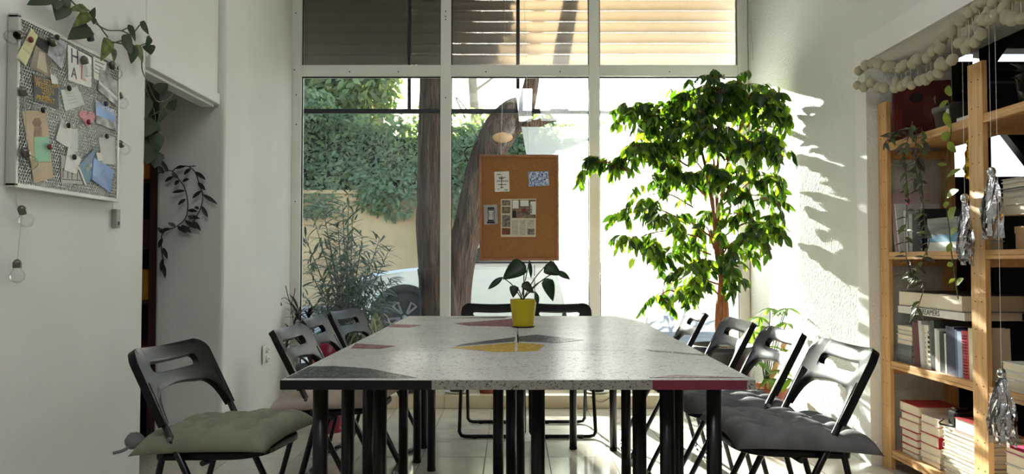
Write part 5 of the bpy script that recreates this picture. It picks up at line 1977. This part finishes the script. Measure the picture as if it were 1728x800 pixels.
# ------------------------------------------------------------------ pine bookshelf in the right opening
random.seed(33)
SX = 1.88
LV = [0.10, 0.54, 1.08, 1.625]       # top faces of the boards
sh = thing('pine_bookshelf', 'tall open pine bookshelf with drilled uprights in the right wall opening', 'bookshelf', (2.05, 3.1, 0))
UPR = [(3.85, 3.942), (3.062, 3.16), (2.27, 2.365)]
hole_m = mat('peg_hole', rgb(60, 38, 22), 0.9)
for (y0_, y1_) in UPR:
    for (xa, xb) in ((SX, SX + 0.021), (2.20, 2.221)):
        u = MB().box(xa, xb, y0_, y1_, 0, 1.84).build('upright', M_pine, sh, bevel=0.0015)
        if xa == SX:
            hb = None
            for k in range(15):
                z = 0.2 + k * 0.112
                for yy in (y0_ + 0.027, y1_ - 0.027):
                    if hb is None:
                        hb = MB().tube([(0.0006, 0, 0), (-0.0012, 0, 0)], 0.0026, 6).build('peg_hole', hole_m, u, world=False)
                        hb.location = Vector((xa, yy, z)) - Vector((2.05, 3.1, 0))
                        hme = hb.data
                    else:
                        h2 = bpy.data.objects.new('peg_hole', hme)
                        COL.objects.link(h2)
                        h2.parent = u
                        h2.location = Vector((xa, yy, z)) - Vector((2.05, 3.1, 0))
    for z in (0.03, 0.47, 1.01, 1.55):
        ym = (y0_ + y1_) / 2
        MB().box(SX + 0.0215, 2.1995, ym - 0.012, ym + 0.012, z, z + 0.04).build('rung', M_pine_h, sh)
for z in LV:
    for (ya_, yb_) in ((3.1605, 3.8495), (2.3655, 3.0615)):
        MB().box(SX + 0.004, 2.199, ya_, yb_, z - 0.022, z).build('shelf_board', M_pine_h, sh, bevel=0.0015)
        MB().box(SX + 0.002, SX + 0.0215, ya_, yb_, z - 0.036, z - 0.0225).build('shelf_lip', M_pine_h, sh)

COLS = {}


def cm(r_, g_, b_):
    k = (r_, g_, b_)
    if k not in COLS:
        COLS[k] = mat('cover_%d_%d_%d' % k, rgb(*k), 0.45, var=0.05, vscale=14)
    return COLS[k]


def book_up(label, y0_, w, z, h, d, col, lean=0.0, x=None, rings=False, grp='books standing on the second shelf'):
    """standing book, spine to the room (-X); y0_ is its far side, w its thickness"""
    x = SX + 0.028 if x is None else x
    r = thing('book', label, 'book', (x + d / 2, y0_ - w / 2, z), 0, grp)
    sh_ = lambda p: (p[0], p[1] + lean * (p[2] - z), p[2])
    def bx_(xa, xb, ya_, yb_, za, zb, nm, m):
        b = MB().box(xa, xb, ya_, yb_, za, zb)
        b.v = [Vector(sh_(v)) for v in b.v]
        return b.build(nm, m, r)
    m = cm(*col)
    c = 0.002
    bx_(x, x + d, y0_ - c, y0_, z, z + h, 'cover', m)
    bx_(x, x + d, y0_ - w, y0_ - w + c, z, z + h, 'cover', m)
    bx_(x, x + c, y0_ - w + c, y0_ - c, z, z + h, 'spine', m)
    bx_(x + c + .0003, x + d - .004, y0_ - w + c + .0002, y0_ - c - .0002, z + .003, z + h - .004, 'pages', M_cream)
    if rings:
        for k in range(14):
            zz_ = z + 0.02 + k * (h - .04) / 13
            b = MB().tube([(x + .006, y0_ - w * .15, zz_), (x - .006, y0_ - w * .3, zz_), (x - .007, y0_ - w * .7, zz_), (x + .006, y0_ - w * .85, zz_)], 0.0018, 5)
            b.v = [Vector(sh_(v)) for v in b.v]
            b.build('ring', M_ink, r)
    return r


def book_flat(label, yc, wy, z, t, col, x=None, d=0.21, spine='x', rot=0.0, grp='books lying in stacks', pages=None):
    """lying book; wy along the shelf, d into it; spine 'x' faces the room, 'p' shows the pages to the room"""
    x = SX + 0.03 if x is None else x
    cx = x + d / 2
    r = thing('book', label, 'book', (cx, yc, z), rot, grp)
    m = cm(*col)
    c = 0.0022
    bx_ = lambda xa, xb, ya_, yb_, za, zb, nm, mm: MB().box(xa, xb, ya_, yb_, za, zb).build(nm, mm, r, world=False)
    hx, hy = d / 2, wy / 2
    bx_(-hx, hx, -hy, hy, 0, c, 'cover', m)
    bx_(-hx, hx, -hy, hy, t - c, t, 'cover', m)
    pg_ = pages or M_cream
    if spine == 'x':
        bx_(-hx, -hx + c, -hy, hy, c, t - c, 'spine', m)
        bx_(-hx + c, hx - .004, -hy + .004, hy - .004, c + .0002, t - c - .0002, 'pages', pg_)
    elif spine == 'y':
        bx_(-hx, hx, -hy, -hy + c, c, t - c, 'spine', m)
        bx_(-hx + .004, hx - .004, -hy + c, hy - .004, c + .0002, t - c - .0002, 'pages', pg_)
    else:
        bx_(hx - c, hx, -hy, hy, c, t - c, 'spine', m)
        bx_(-hx + .004, hx - c, -hy + .004, hy - .004, c + .0002, t - c - .0002, 'pages', pg_)
    return r


# second board from below: lying stack, standing row, big art books on top
z = LV[1]
stack = [((92, 96, 98), .036, 'thick grey book at the bottom of the lying stack on the middle shelf'), ((104, 108, 110), .030, 'grey book second from the bottom in the middle shelf stack'), ((86, 90, 92), .022, 'dark grey book under the white ones in the middle shelf stack'),
         ((206, 204, 198), .020, 'white paperback above the grey books in the middle shelf stack'), ((196, 194, 190), .026, 'pale grey paperback halfway up the middle shelf stack'), ((180, 178, 176), .020, 'light grey paperback near the top of the middle shelf stack'), ((210, 206, 198), .022, 'off white paperback just beneath the big art book')]
for i, (c, t, lab) in enumerate(stack):
    book_flat(lab, 3.765 + random.uniform(-.006, .006), 0.145, z + .0003, t, c, d=0.2 + random.uniform(-.02, .01), spine='x' if i < 3 else 'p', grp='lying stack on the middle shelf')
    z += t + .0004
ztop = z
row = [((92, 30, 34), .034, .205, 'maroon hardback leaning beside the lying stack', 0), ((208, 206, 204), .018, .215, 'tall white softcover next to the maroon book', 0), ((196, 190, 186), .012, .20, 'thin pale book with red dotted spine', 0), ((224, 216, 200), .022, .20, 'cream book with black spine marks', 0),
       ((62, 66, 64), .020, .225, 'dark grey green tall book in the standing row', 0), ((214, 212, 206), .012, .19, 'thin white book after the dark grey green one', 0), ((188, 186, 180), .010, .185, 'thinnest pale grey book in the standing row', 0), ((36, 36, 40), .022, .18, 'black paperback amid thin pale books', 0), ((204, 204, 200), .008, .175, 'slim white booklet right of the black paperback', 0),
       ((30, 36, 66), .040, .21, 'thick navy blue book in the standing row', 0), ((78, 92, 128), .010, .20, 'thin slate blue book beside the navy one', 0), ((154, 176, 206), .020, .195, 'light blue book before the ring bound notebook', 0), ((206, 60, 74), .028, .20, 'red and white ring bound notebook in the standing row', 1), ((216, 204, 176), .022, .215, 'cream book pressed against the near upright', 0)]
y = 3.668
scale = (3.668 - 3.19) / sum(q_[1] + .0012 for q_ in row)
for i, (c, w, h, lab, rg) in enumerate(row):
    w *= scale
    b_ = book_up(lab, y, w, LV[1] + .0005, h, 0.165 + random.uniform(-.015, .01), c, lean=0.10 if i < 4 else 0.03, rings=bool(rg), grp='standing row on the middle shelf')
    if i in (2, 3):
        for k in range(7):
            zz_ = LV[1] + .03 + k * .022
            MB().box(SX + .0272, SX + .0276, y - w * .8, y - w * .3, zz_, zz_ + (.004 if i == 2 else .012)).build('spine_print', cm(170, 50, 50) if i == 2 else M_ink, b_)
    y -= w + .0012 * scale
zt2 = LV[1] + 0.242
b1 = book_flat('wide white art book with black title lettering lying across the row', 3.54, 0.56, zt2, 0.034, (224, 220, 212), d=0.25, spine='x', grp='large art books')
text('lettering', 'THE DREAMERS', (SX + 0.0295, 3.70, zt2 + 0.006), (0, -1, 0), (0, 0, 1), 0.036, M_ink, b1)
book_flat('thick black covered art book topmost on the middle shelf', 3.55, 0.54, zt2 + .0345, 0.072, (32, 32, 34), d=0.27, spine='p', grp='large art books')

# lowest board: red books, device, magazines
z0_ = LV[0]
reds = [
    # y centre, wy, thickness, colour, spine, label
    (3.73, .16, .020, (196, 190, 180), 'p', 'pale paperback at the base of the far red stack'), (3.735, .15, .030, (178, 40, 44), 'p', 'red hardback second in the far red stack'), (3.735, .15, .034, (170, 36, 40), 'p', 'red hardback third in the far red stack'), (3.735, .15, .034, (182, 44, 46), 'p', 'red hardback fourth in the far red stack'),
    (3.745, .17, .046, (176, 38, 42), 'p', 'thick red hardback jutting from the far red stack'), (3.73, .16, .034, (186, 150, 140), 'p', 'faded pink hardback near the top of the far red stack'), (3.735, .19, .048, (170, 34, 38), 'p', 'topmost red hardback with pale pages on the lowest shelf')]
z = z0_
for (yc, wy, t, c, s_, lab) in reds:
    book_flat(lab, yc, wy, z + .0003, t, c, d=0.2, spine=s_, rot=random.uniform(-.04, .04), grp='red books on the lowest shelf')
    z += t + .0005
z = z0_
reds2 = [(3.56, .16, .022, (150, 140, 126), 'p', 'brownish paperback at the base of the near red stack'), (3.565, .17, .026, (214, 208, 196), 'p', 'cream paperback low in the near red stack'), (3.56, .17, .040, (206, 198, 180), 'p', 'thick cream book beneath the red titled one'),
         (3.565, .16, .050, (182, 30, 44), 'y', 'red book with white spine lettering in the near stack'), (3.56, .16, .046, (178, 34, 42), 'p', 'red hardback above the lettered spine'), (3.56, .16, .036, (196, 186, 182), 'p', 'pale hardback topping the near red stack')]
for i, (yc, wy, t, c, s_, lab) in enumerate(reds2):
    r = book_flat(lab, yc, wy, z + .0003, t, c, d=0.19, spine=s_, rot=0.0, x=SX + .035, grp='red books on the lowest shelf')
    if s_ == 'y':
        text('lettering', 'PANK P', (SX + .05, yc - wy / 2 - .0004, z + .012), (1, 0, 0), (0, 0, 1), 0.032, M_white, r)
    z += t + .0005
mags = [((222, 220, 214), .016), ((170, 168, 160), .014), ((206, 200, 188), .020), ((196, 196, 192), .012), ((150, 146, 138), .016), ((214, 210, 200), .018), ((190, 184, 170), .014), ((226, 224, 218), .022), ((176, 172, 164), .014), ((208, 204, 196), .018), ((160, 158, 150), .02), ((216, 212, 204), .016)]
z = z0_
for i, (c, t) in enumerate(mags):
    book_flat('%s magazine %s of the pile beside the near upright' % (('white', 'dull grey', 'cream', 'silver grey', 'taupe', 'ivory', 'beige', 'bright white', 'stone grey', 'light grey', 'dusky grey', 'chalk white')[i], 'at the foot' if i == 0 else ('on the top' if i == 11 else 'in the middle')),
              3.315 + random.uniform(-.008, .008), 0.26, z + .0003, t, c, d=0.215, spine='p', rot=random.uniform(-.02, .02), grp='magazine pile on the lowest shelf')
    z += t + .0005
zm = z
book_flat('thick open paged book with red cover on the magazine pile', 3.27, 0.16, zm + .0003, 0.055, (150, 40, 50), d=0.17, spine='p', grp='red books on the lowest shelf')
cam_ = thing('handheld_device', 'shiny black plastic device lying on the magazine pile', 'device', (1.99, 3.415, zm))
b = MB().box(1.925, 2.03, 3.365, 3.435, zm + .001, zm + .075)
b.build('body', mat('glossy_black', rgb(20, 20, 22), 0.15), cam_, bevel=0.014, seg=3)
MB().box(1.93, 1.99, 3.375, 3.41, zm + .074, zm + .09).build('top_hump', mat('glossy_black', rgb(20, 20, 22)), cam_, bevel=0.006)
MB().tube(bez([(1.915, 3.44, zm + .03), (1.90, 3.45, zm + .01), (1.91, 3.42, zm + .006), (1.925, 3.38, zm + .008)], 5), .004, 6).build('strap', M_ink, cam_)

# third board: folders, notebooks, small stack
z = LV[2]
for (y0_, w, h, d, c, ln, lab) in ((3.835, .014, .30, .24, (196, 170, 172), .22, 'pinkish folder leaning in the corner of the eye level shelf'), (3.80, .012, .24, .22, (206, 204, 200), .18, 'pale grey folder behind the trailing vine'), (3.74, .03, .20, .2, (188, 186, 180), .05, 'white box file on the eye level shelf'),
                                   (3.70, .03, .18, .18, (150, 152, 152), .0, 'mid grey book on the eye level shelf'), (3.60, .022, .20, .19, (40, 40, 44), .15, 'black ring bound notebook on the eye level shelf')):
    book_up(lab, y0_, w, z + .0005, h, d, c, lean=ln, rings='ring bound' in lab, grp='folders on the eye level shelf')
zs = z
for (c, t, lab) in (((222, 222, 218), .040, 'white thick book under the blue one on the eye level shelf'), ((80, 140, 176), .032, 'sky blue covered book in the small stack'), ((116, 116, 114), .024, 'grey book atop the sky blue one'), ((94, 96, 96), .026, 'charcoal book in the small stack'), ((130, 128, 124), .024, 'topmost taupe book in the small stack')):
    book_flat(lab, 3.42, 0.24, zs + .0003, t, c, d=0.2, spine='x', grp='small stack on the eye level shelf')
    zs += t + .0005
bb_ = thing('back_box', 'long black box at the back of the eye level shelf', 'box', (2.14, 3.68, z + .30))
MB().box(2.225, 2.262, 3.50, 3.92, z + .165, z + .215).build('body', M_dark, bb_, bevel=.004)
MB().box(2.224, 2.2625, 3.495, 3.925, z + .20, z + .219).build('lid', M_dark, bb_, bevel=.002)

# top board: dark red canvas, pots, mask
z = LV[3]
cv = thing('painted_canvas', 'dark red painted canvas leaning at the back of the top shelf', 'painting', (2.18, 3.6, z))
b = MB()
b.prism([(2.10, 3.945, z + .001), (2.10, 3.945, z + .34), (2.262, 3.945, z + .36), (2.262, 3.945, z + .001)], (0, -0.0005, 0))
Mcv = mat('dark_red_canvas', rgb(52, 24, 22), 0.6, col2=rgb(110, 36, 26), vscale=7, detail=5)
b2 = MB()
b2.prism([(1.905, 3.842, z + .002), (2.19, 3.835, z + .002), (2.19, 3.835, z + .315), (1.905, 3.842, z + .30)], (0, -0.018, 0))
b2.build('canvas', Mcv, cv)
for (xa, za, w, h, m) in ((1.95, .06, .05, .12, rgb(88, 30, 24)), (2.05, .1, .06, .14, rgb(96, 48, 34)), (2.10, .19, .04, .05, rgb(170, 130, 100)), (1.98, .2, .07, .05, rgb(40, 22, 24))):
    q_ = MB()
    y_ = 3.8195
    q_.prism([(xa + w * .5 * (1 + math.cos(a * math.pi / 5)), y_, z + za + h * .5 * (1 + math.sin(a * math.pi / 5))) for a in range(10)], (0, -0.0006, 0))
    q_.build('painted_shape', mat('canvas_paint_%d' % int(m[0] * 1000), m, 0.6), cv)
pc_ = Vector((1.995, 3.50, z))
gp = thing('trailing_plant', 'grey pot with trailing purple green vine hanging over the top shelf', 'potted plant', pc_)
pot(gp, pc_, .05, .062, .11, mat('grey_ceramic', rgb(120, 118, 112), .4))
M_tr1 = mat('tradescantia_leaf', rgb(92, 78, 84), .45, col2=rgb(74, 86, 62), vscale=20, trans=.3)
M_tr2 = mat('tradescantia_leaf_green', rgb(112, 124, 74), .45, col2=rgb(82, 92, 56), vscale=20, trans=.3)
tsp = []
VXp = 1.862
strands = [[(1540, 205), (1532, 235), (1526, 262), (1529, 300), (1530, 345), (1528, 400), (1530, 440), (1540, 468)], [(1548, 215), (1545, 250), (1552, 285), (1556, 320), (1560, 370), (1568, 410), (1550, 450)], [(1530, 215), (1510, 225), (1494, 240)], [(1555, 215), (1560, 245), (1545, 275), (1548, 300)], [(1535, 440), (1545, 470), (1560, 480), (1545, 530)]]
for st in strands:
    path = bez([PX(x, yy, VXp - .01 * (k % 2)) for k, (x, yy) in enumerate(st)], 5)
    MB().tube(path, .0022, 5).build('stem', mat('purple_stem', rgb(104, 70, 74), .5), gp)
    for i in range(1, len(path)):
        for s_ in (-1, 1):
            if random.random() < .62:
                d = Vector((random.uniform(-.7, .1), s_ * random.uniform(.4, 1), random.uniform(-.8, .25)))
                tsp.append((path[i], d, Vector((-.5, -.4, .7)) + rv(.4), random.uniform(.7, 1.25)))
leaves(gp, tsp, leaf_geo(.062, .02, 'oval', .25, .25, 4), [M_tr1, M_tr2], 150)
MB().ball(PX(1532, 340, VXp - .01), .013, 8, 6, sx=.6, sz=1.4).build('pink_bud', mat('magenta_bud', rgb(186, 60, 96), .4), gp)
po2 = thing('pothos_strand', 'single light green pothos strand in front of the shelves', 'vine', PX(1605, 160, VXp))
path = bez([PX(x, yy, VXp) for x, yy in ((1600, 170), (1605, 215), (1600, 260), (1597, 300), (1597, 345), (1602, 390), (1606, 430), (1612, 470), (1617, 505))], 5)
MB().tube(path, .0024, 5).build('stem', M_stem, po2)
M_pl = mat('lime_leaf', rgb(150, 164, 58), .42, col2=rgb(96, 120, 46), vscale=20, trans=.35, transcol=rgb(190, 210, 70))
for (bx, by, tx_, ty, w) in ((1602, 162, 1600, 145, .045), (1600, 170, 1582, 182, .03), (1594, 190, 1602, 214, .035), (1600, 222, 1592, 238, .05), (1597, 278, 1580, 276, .02), (1598, 298, 1616, 284, .03), (1598, 332, 1612, 320, .04), (1600, 340, 1594, 350, .03), (1602, 370, 1609, 350, .05), (1604, 395, 1613, 385, .04), (1606, 410, 1598, 425, .03), (1608, 445, 1598, 448, .03), (1612, 470, 1600, 478, .02), (1614, 480, 1622, 470, .03), (1600, 240, 1610, 255, .035)):
    placed_leaf(po2, bx, by, tx_, ty, w, VXp - .004, M_pl, 'oval', (-1, -0.6, 0.3), -0.02)
ms = thing('owl_figure', 'small dark ceramic owl figure with a pale round eye on the top shelf', 'figurine', (1.97, 3.38, z))
MB().lathe([(0, 0), (.035, 0), (.045, .03), (.045, .08), (.03, .11), (0, .115)], (1.97, 3.38, z), 20).build('body', M_dark, ms)
MB().lathe([(0, 0), (.014, 0), (.014, .003), (0, .003)], (0, 0, 0), 14).build('eye', M_white, ms, world=False)
ms.children[-1].rotation_euler = (0, -math.pi / 2, 0)
ms.children[-1].location = (-.046, .0, .07)
pp = thing('paper_pad', 'stack of loose papers at the near end of the top shelf', 'papers', (2.0, 3.25, z))
for k in range(5):
    MB().box(1.92, 2.12, 3.19 + .004 * (k % 2), 3.31, z + .001 + k * .005, z + .0055 + k * .005).build('sheet', M_white if k % 2 else cm(206, 196, 176), pp)

# ---- near bay (between the middle and the nearest upright)
z = LV[3]
sc2 = Vector((2.0, 2.93, z))
su = thing('glass_potted_succulent', 'dark succulent in a tinted glass pot on the top shelf', 'potted plant', sc2)
MB().lathe([(0, 0), (.045, 0), (.05, .004), (.066, .125), (.063, .125), (.047, .008), (0, .006)], sc2, 24).build('pot', glass_mat('smoked_glass', (.35, .36, .38, 1), .12), su)
MB().lathe([(0, .012), (.046, .012), (.056, .085), (0, .09)], sc2, 20).build('soil', M_soil, su)
ss = []
for k in range(34):
    a = random.uniform(0, 2 * math.pi)
    ss.append((sc2 + Vector((0, 0, .09 + random.uniform(0, .05))), Vector((math.cos(a), math.sin(a), random.uniform(.3, 1.6))), (0, 0, 1), random.uniform(.7, 1.2)))
leaves(su, ss, leaf_geo(.09, .026, 'lance', .4, .2, 4), [mat('succulent_leaf', rgb(58, 66, 62), .5, var=.15)], 60)
z = LV[2]
zs = z
for k, (c, t, lab) in enumerate((((168, 130, 84), .085, 'brown cardboard box file below the yellow one'), ((214, 150, 24), .042, 'bright yellow box on the cardboard file'))):
    t_ = thing('flat_box', lab, 'box', (2.0, 2.80, zs), 0, 'boxes on the near bay')
    MB().box(1.915, 2.12, 2.60, 2.93 - .06 * k, zs + .0005, zs + t).build('body', cm(*c), t_, bevel=.002)
    MB().box(1.913, 2.122, 2.598, 2.932 - .06 * k, zs + t * .72, zs + t + .0015).build('lid', cm(*c), t_, bevel=.001)
    zs += t + .002
for k, (c, t, lab) in enumerate((((186, 160, 122), .04, 'tan folder atop the yellow box'), ((224, 220, 212), .03, 'thick white report on the near bay pile'), ((206, 204, 200), .02, 'pale grey report on the near bay pile'), ((60, 58, 58), .012, 'thin dark folder between pale reports'), ((216, 212, 206), .022, 'off white report near the top of the near bay pile'), ((196, 196, 196), .014, 'topmost silver grey report on the near bay pile'))):
    book_flat(lab, 2.80, 0.40, zs + .0003, t, c, d=0.23, spine='p', grp='reports in the near bay')
    zs += t + .0006
z = LV[1]
zs = z
for k, (c, t, lab) in enumerate((((222, 220, 216), .040, 'large white catalogue at the bottom under the green book'), ((214, 212, 210), .030, 'second large white catalogue under the green book'), ((226, 226, 222), .034, 'third large white catalogue under the green book'))):
    book_flat(lab, 2.80, 0.44, zs + .0003, t, c, d=0.26, spine='p', grp='white catalogues under the green book')
    zs += t + .0006
gb = thing('green_book', 'dark green book standing face out with white title letters', 'book', (2.0, 2.83, zs))
b = MB().box(2.02, 2.045, 2.715, 2.995, zs + .0005, zs + .165)
b.build('cover', mat('green_cover', rgb(34, 62, 52), .4, col2=rgb(74, 112, 92), vscale=3), gb, bevel=.001)
MB().box(2.0215, 2.0435, 2.7135, 2.7148, zs + .004, zs + .16).build('pages', M_cream, gb)
for (s_, yy, zz_) in (('irodi', 2.985, .105), ('ova', 2.985, .082)):
    text('lettering', s_, (2.0195, yy, zs + zz_), (0, -1, 0), (0, 0, 1), .026, M_white, gb)
for k in range(3):
    MB().bar((2.0194, 2.985 - k * .04, zs + .06), (2.0194, 2.88 - k * .05, zs + .004), .0012, .0008).build('line_print', M_white, gb)
book_up('cream book standing behind the green cover', 2.995, .03, zs + .0005, .21, .12, (222, 214, 190), x=2.06, grp='reports in the near bay')
for k, (y0_, w, h, c, lab) in enumerate(((2.94, .05, .34, (30, 30, 32), 'tall black binder at the back of the near bay'), (2.86, .05, .33, (44, 42, 44), 'charcoal binder behind the green book'), (2.78, .05, .34, (26, 26, 28), 'black lever arch file toward the near end'))):
    book_up(lab, y0_, w, zs + .0005, h, .09, c, x=2.10, grp='binders behind the green book')
z = LV[0]
zs = z
for k, (c, t, lab) in enumerate((((120, 118, 112), .03, 'dull grey album lowest in the near bay floor pile'), ((190, 184, 172), .03, 'buff album in the near bay floor pile'), ((70, 62, 60), .02, 'brown black album in the near bay floor pile'), ((206, 196, 150), .03, 'straw coloured album in the near bay floor pile'), ((150, 146, 140), .04, 'stone coloured album in the near bay floor pile'), ((206, 206, 204), .045, 'white album under the pink folder'), ((206, 70, 110), .022, 'pink folder on top of the near bay floor pile'))):
    book_flat(lab, 2.80, 0.42, zs + .0003, t, c, d=0.25, spine='p', grp='albums in the near bay')
    zs += t + .0006

# ------------------------------------------------------------------ foil tassels
def tassel(label, px, top, bot, wpx, X, m=None, gold=False):
    c = PX(px, top, X)
    e = PX(px, bot, X)
    r = thing('foil_tassel', label, 'tassel', e, 0, 'foil tassels hanging at the bookshelf')
    H = c.z - e.z
    Wm = wpx * c.y / FPX / 2 * 1.25
    m = m or M_foil
    MB().ball(c + Vector((0, 0, -.012)), .016, 10, 7, sz=1.3).build('knot', m, r)
    MB().tube([c, c + Vector((0, 0, .05)), Vector((c.x, c.y, 2.06))], .0008, 5).build('cord', M_white, r)
    for k in range(26):
        a = 2 * math.pi * k / 26 + random.uniform(-.1, .1)
        rr = Wm * random.uniform(.55, 1.0)
        l = H * random.uniform(.75, 1.0)
        d = Vector((math.cos(a) * .6, math.sin(a), 0))
        vs_, fs = [], []
        n = 6
        for i in range(n + 1):
            t = i / n
            p = c + d * (rr * min(1, t * 1.6) * .9 + .004) + Vector((0, 0, -.01 - l * t)) + rv(.006) * t
            w = random.uniform(.006, .011)
            sd = d.cross(Vector((0, 0, 1))).normalized()
            tw_ = random.uniform(-.9, .9)
            sd = (sd * math.cos(tw_) + d * math.sin(tw_)) * w
            vs_ += [p - sd, p + sd]
            if i:
                fs.append((2 * i - 2, 2 * i - 1, 2 * i + 1, 2 * i))
        MB().add(vs_, fs, 0, False).build('strip', m, r)
    return r


tassel('silver foil tassel on the middle upright at eye level', 1673, 285, 400, 40, 1.845)
tassel('silver foil tassel left of the middle upright in front of the books', 1628, 330, 447, 26, 1.835)
tassel('silver foil tassel hanging low by the bottom shelves', 1690, 625, 752, 52, 1.815)
tassel('narrow gold foil tassel behind the middle upright', 1637, 235, 300, 16, 1.872 + .045, mat('gold_foil', rgb(212, 168, 40), .2, metal=1.0))

# ------------------------------------------------------------------ pompom garland along the opening
ga = thing('pompom_garland', 'cream woollen pompom garland draped along the top of the right opening', 'garland', PX(1450, 150, 1.79))
M_pom = mat('cream_wool', rgb(250, 242, 212), .95, col2=rgb(234, 222, 186), vscale=60, bump=.9, bscale=220)
GX = 1.795
main = [(1448, 118), (1458, 108), (1470, 106), (1484, 108), (1496, 112), (1506, 114), (1518, 116), (1528, 111), (1538, 106), (1548, 102), (1556, 100), (1566, 96), (1574, 88), (1584, 80), (1590, 70), (1596, 62), (1606, 56), (1612, 42), (1622, 36), (1632, 30), (1640, 20), (1648, 12), (1656, 4), (1666, -2), (1678, 2), (1692, -4), (1706, -6), (1722, -8)]
MB().tube(bez([PX(x, yy, GX) for x, yy in main], 3), .002, 5).build('string', M_pom, ga)
pom_me = []
for k in range(5):
    o = MB().ball((0, 0, 0), 1.0, 14, 10, bump=.07).build('pompom', M_pom, ga, world=False)
    pom_me.append(o)
used = [False] * 5


def pom(p, r_, sx=1.0):
    k = random.randrange(5)
    if not used[k]:
        o = pom_me[k]
        used[k] = True
    else:
        o = bpy.data.objects.new('pompom', pom_me[k].data)
        COL.objects.link(o)
        o.parent = ga
    o.matrix_local = rootm(ga).inverted() @ (Matrix.Translation(p) @ Matrix.Rotation(random.uniform(0, 3), 4, 'X') @ Matrix.Diagonal((r_ * .9, r_ * sx, r_, 1)))


for k in range(5):
    pom(PX(*main[k * 3], GX - .02), .02)
for i, (x, yy) in enumerate(main):
    pom(PX(x + random.uniform(-3, 3), yy + random.uniform(-2, 2), GX + random.uniform(-.012, .01)), random.uniform(.023, .027))
for (x, yy, tx_, ty) in ((1446, 144, 1452, 118), (1458, 147, 1462, 112), (1470, 140, 1472, 110), (1482, 148, 1484, 112), (1492, 148, 1490, 112), (1510, 148, 1512, 116), (1512, 138, 1516, 116), (1522, 145, 1520, 116), (1530, 138, 1528, 114), (1538, 144, 1536, 110), (1552, 136, 1546, 108), (1562, 134, 1564, 100), (1571, 128, 1570, 98),
                        (1584, 122, 1580, 92), (1592, 110, 1588, 84), (1586, 108, 1586, 82), (1607, 101, 1606, 60), (1617, 73, 1616, 44), (1625, 72, 1622, 40), (1636, 72, 1634, 34), (1646, 70, 1640, 30), (1630, 83, 1630, 36), (1655, 57, 1652, 14), (1660, 34, 1660, 6), (1672, 32, 1672, 4), (1680, 26, 1680, 2), (1696, 12, 1694, 0), (1698, 28, 1700, -2), (1708, 32, 1708, -4), (1724, 31, 1722, -6)):
    p, t_ = PX(x, yy, GX - .01), PX(tx_, ty, GX - .004)
    pom(p, random.uniform(.020, .0255), random.uniform(1.0, 1.35))
    MB().tube([t_, p], .0012, 5).build('strand', M_pom, ga)

# ------------------------------------------------------------------ annex seen through the shelf
an = thing('steel_truss', 'black steel truss bars before the bright windows beyond the bookshelf', 'truss', (4.3, 6.6, 0))
for (a, c) in (((3.0, 2.30), (5.3, 2.30)), ((3.0, 1.70), (5.3, 1.72)), ((3.4, 1.7), (4.25, 2.95)), ((4.6, 1.7), (4.0, 2.5)), ((4.5, 2.3), (5.2, 3.2)), ((4.05, 0.0), (4.05, 3.49)), ((4.75, 0.0), (4.75, 3.49)), ((3.9, 2.62), (5.3, 2.62)), ((4.2, 2.3), (4.7, 1.7))):
    MB().bar((a[0], 6.6, a[1]), (c[0], 6.6, c[1]), .09, .09, up=(0, 1, 0)).build('beam', M_black, an)
cb_ = thing('black_cabinet', 'black cabinet standing in the dark room beyond the bookshelf', 'cabinet', (3.2, 4.6, 0.02))
MB().box(2.62, 3.9, 4.9, 5.3, 0.0205, 1.55).build('body', M_dark, cb_)
for k in range(3):
    d_ = MB().box(2.63 + k * .42, 3.03 + k * .42, 4.88, 4.899, .08, 1.52).build('door', M_dark, cb_)
    MB().box(2.98 + k * .42, 3.0 + k * .42, 4.865, 4.88, .8, .95).build('handle', M_foil, d_)

# ------------------------------------------------------------------ lettering becomes plain mesh
bpy.context.view_layer.update()
dg = bpy.context.evaluated_depsgraph_get()
for o in [o for o in COL.objects if o.type == 'FONT']:
    me = bpy.data.meshes.new_from_object(o.evaluated_get(dg))
    n = bpy.data.objects.new('lettering', me)
    COL.objects.link(n)
    n.parent = o.parent
    n.matrix_local = o.matrix_local.copy()
    bpy.data.objects.remove(o)
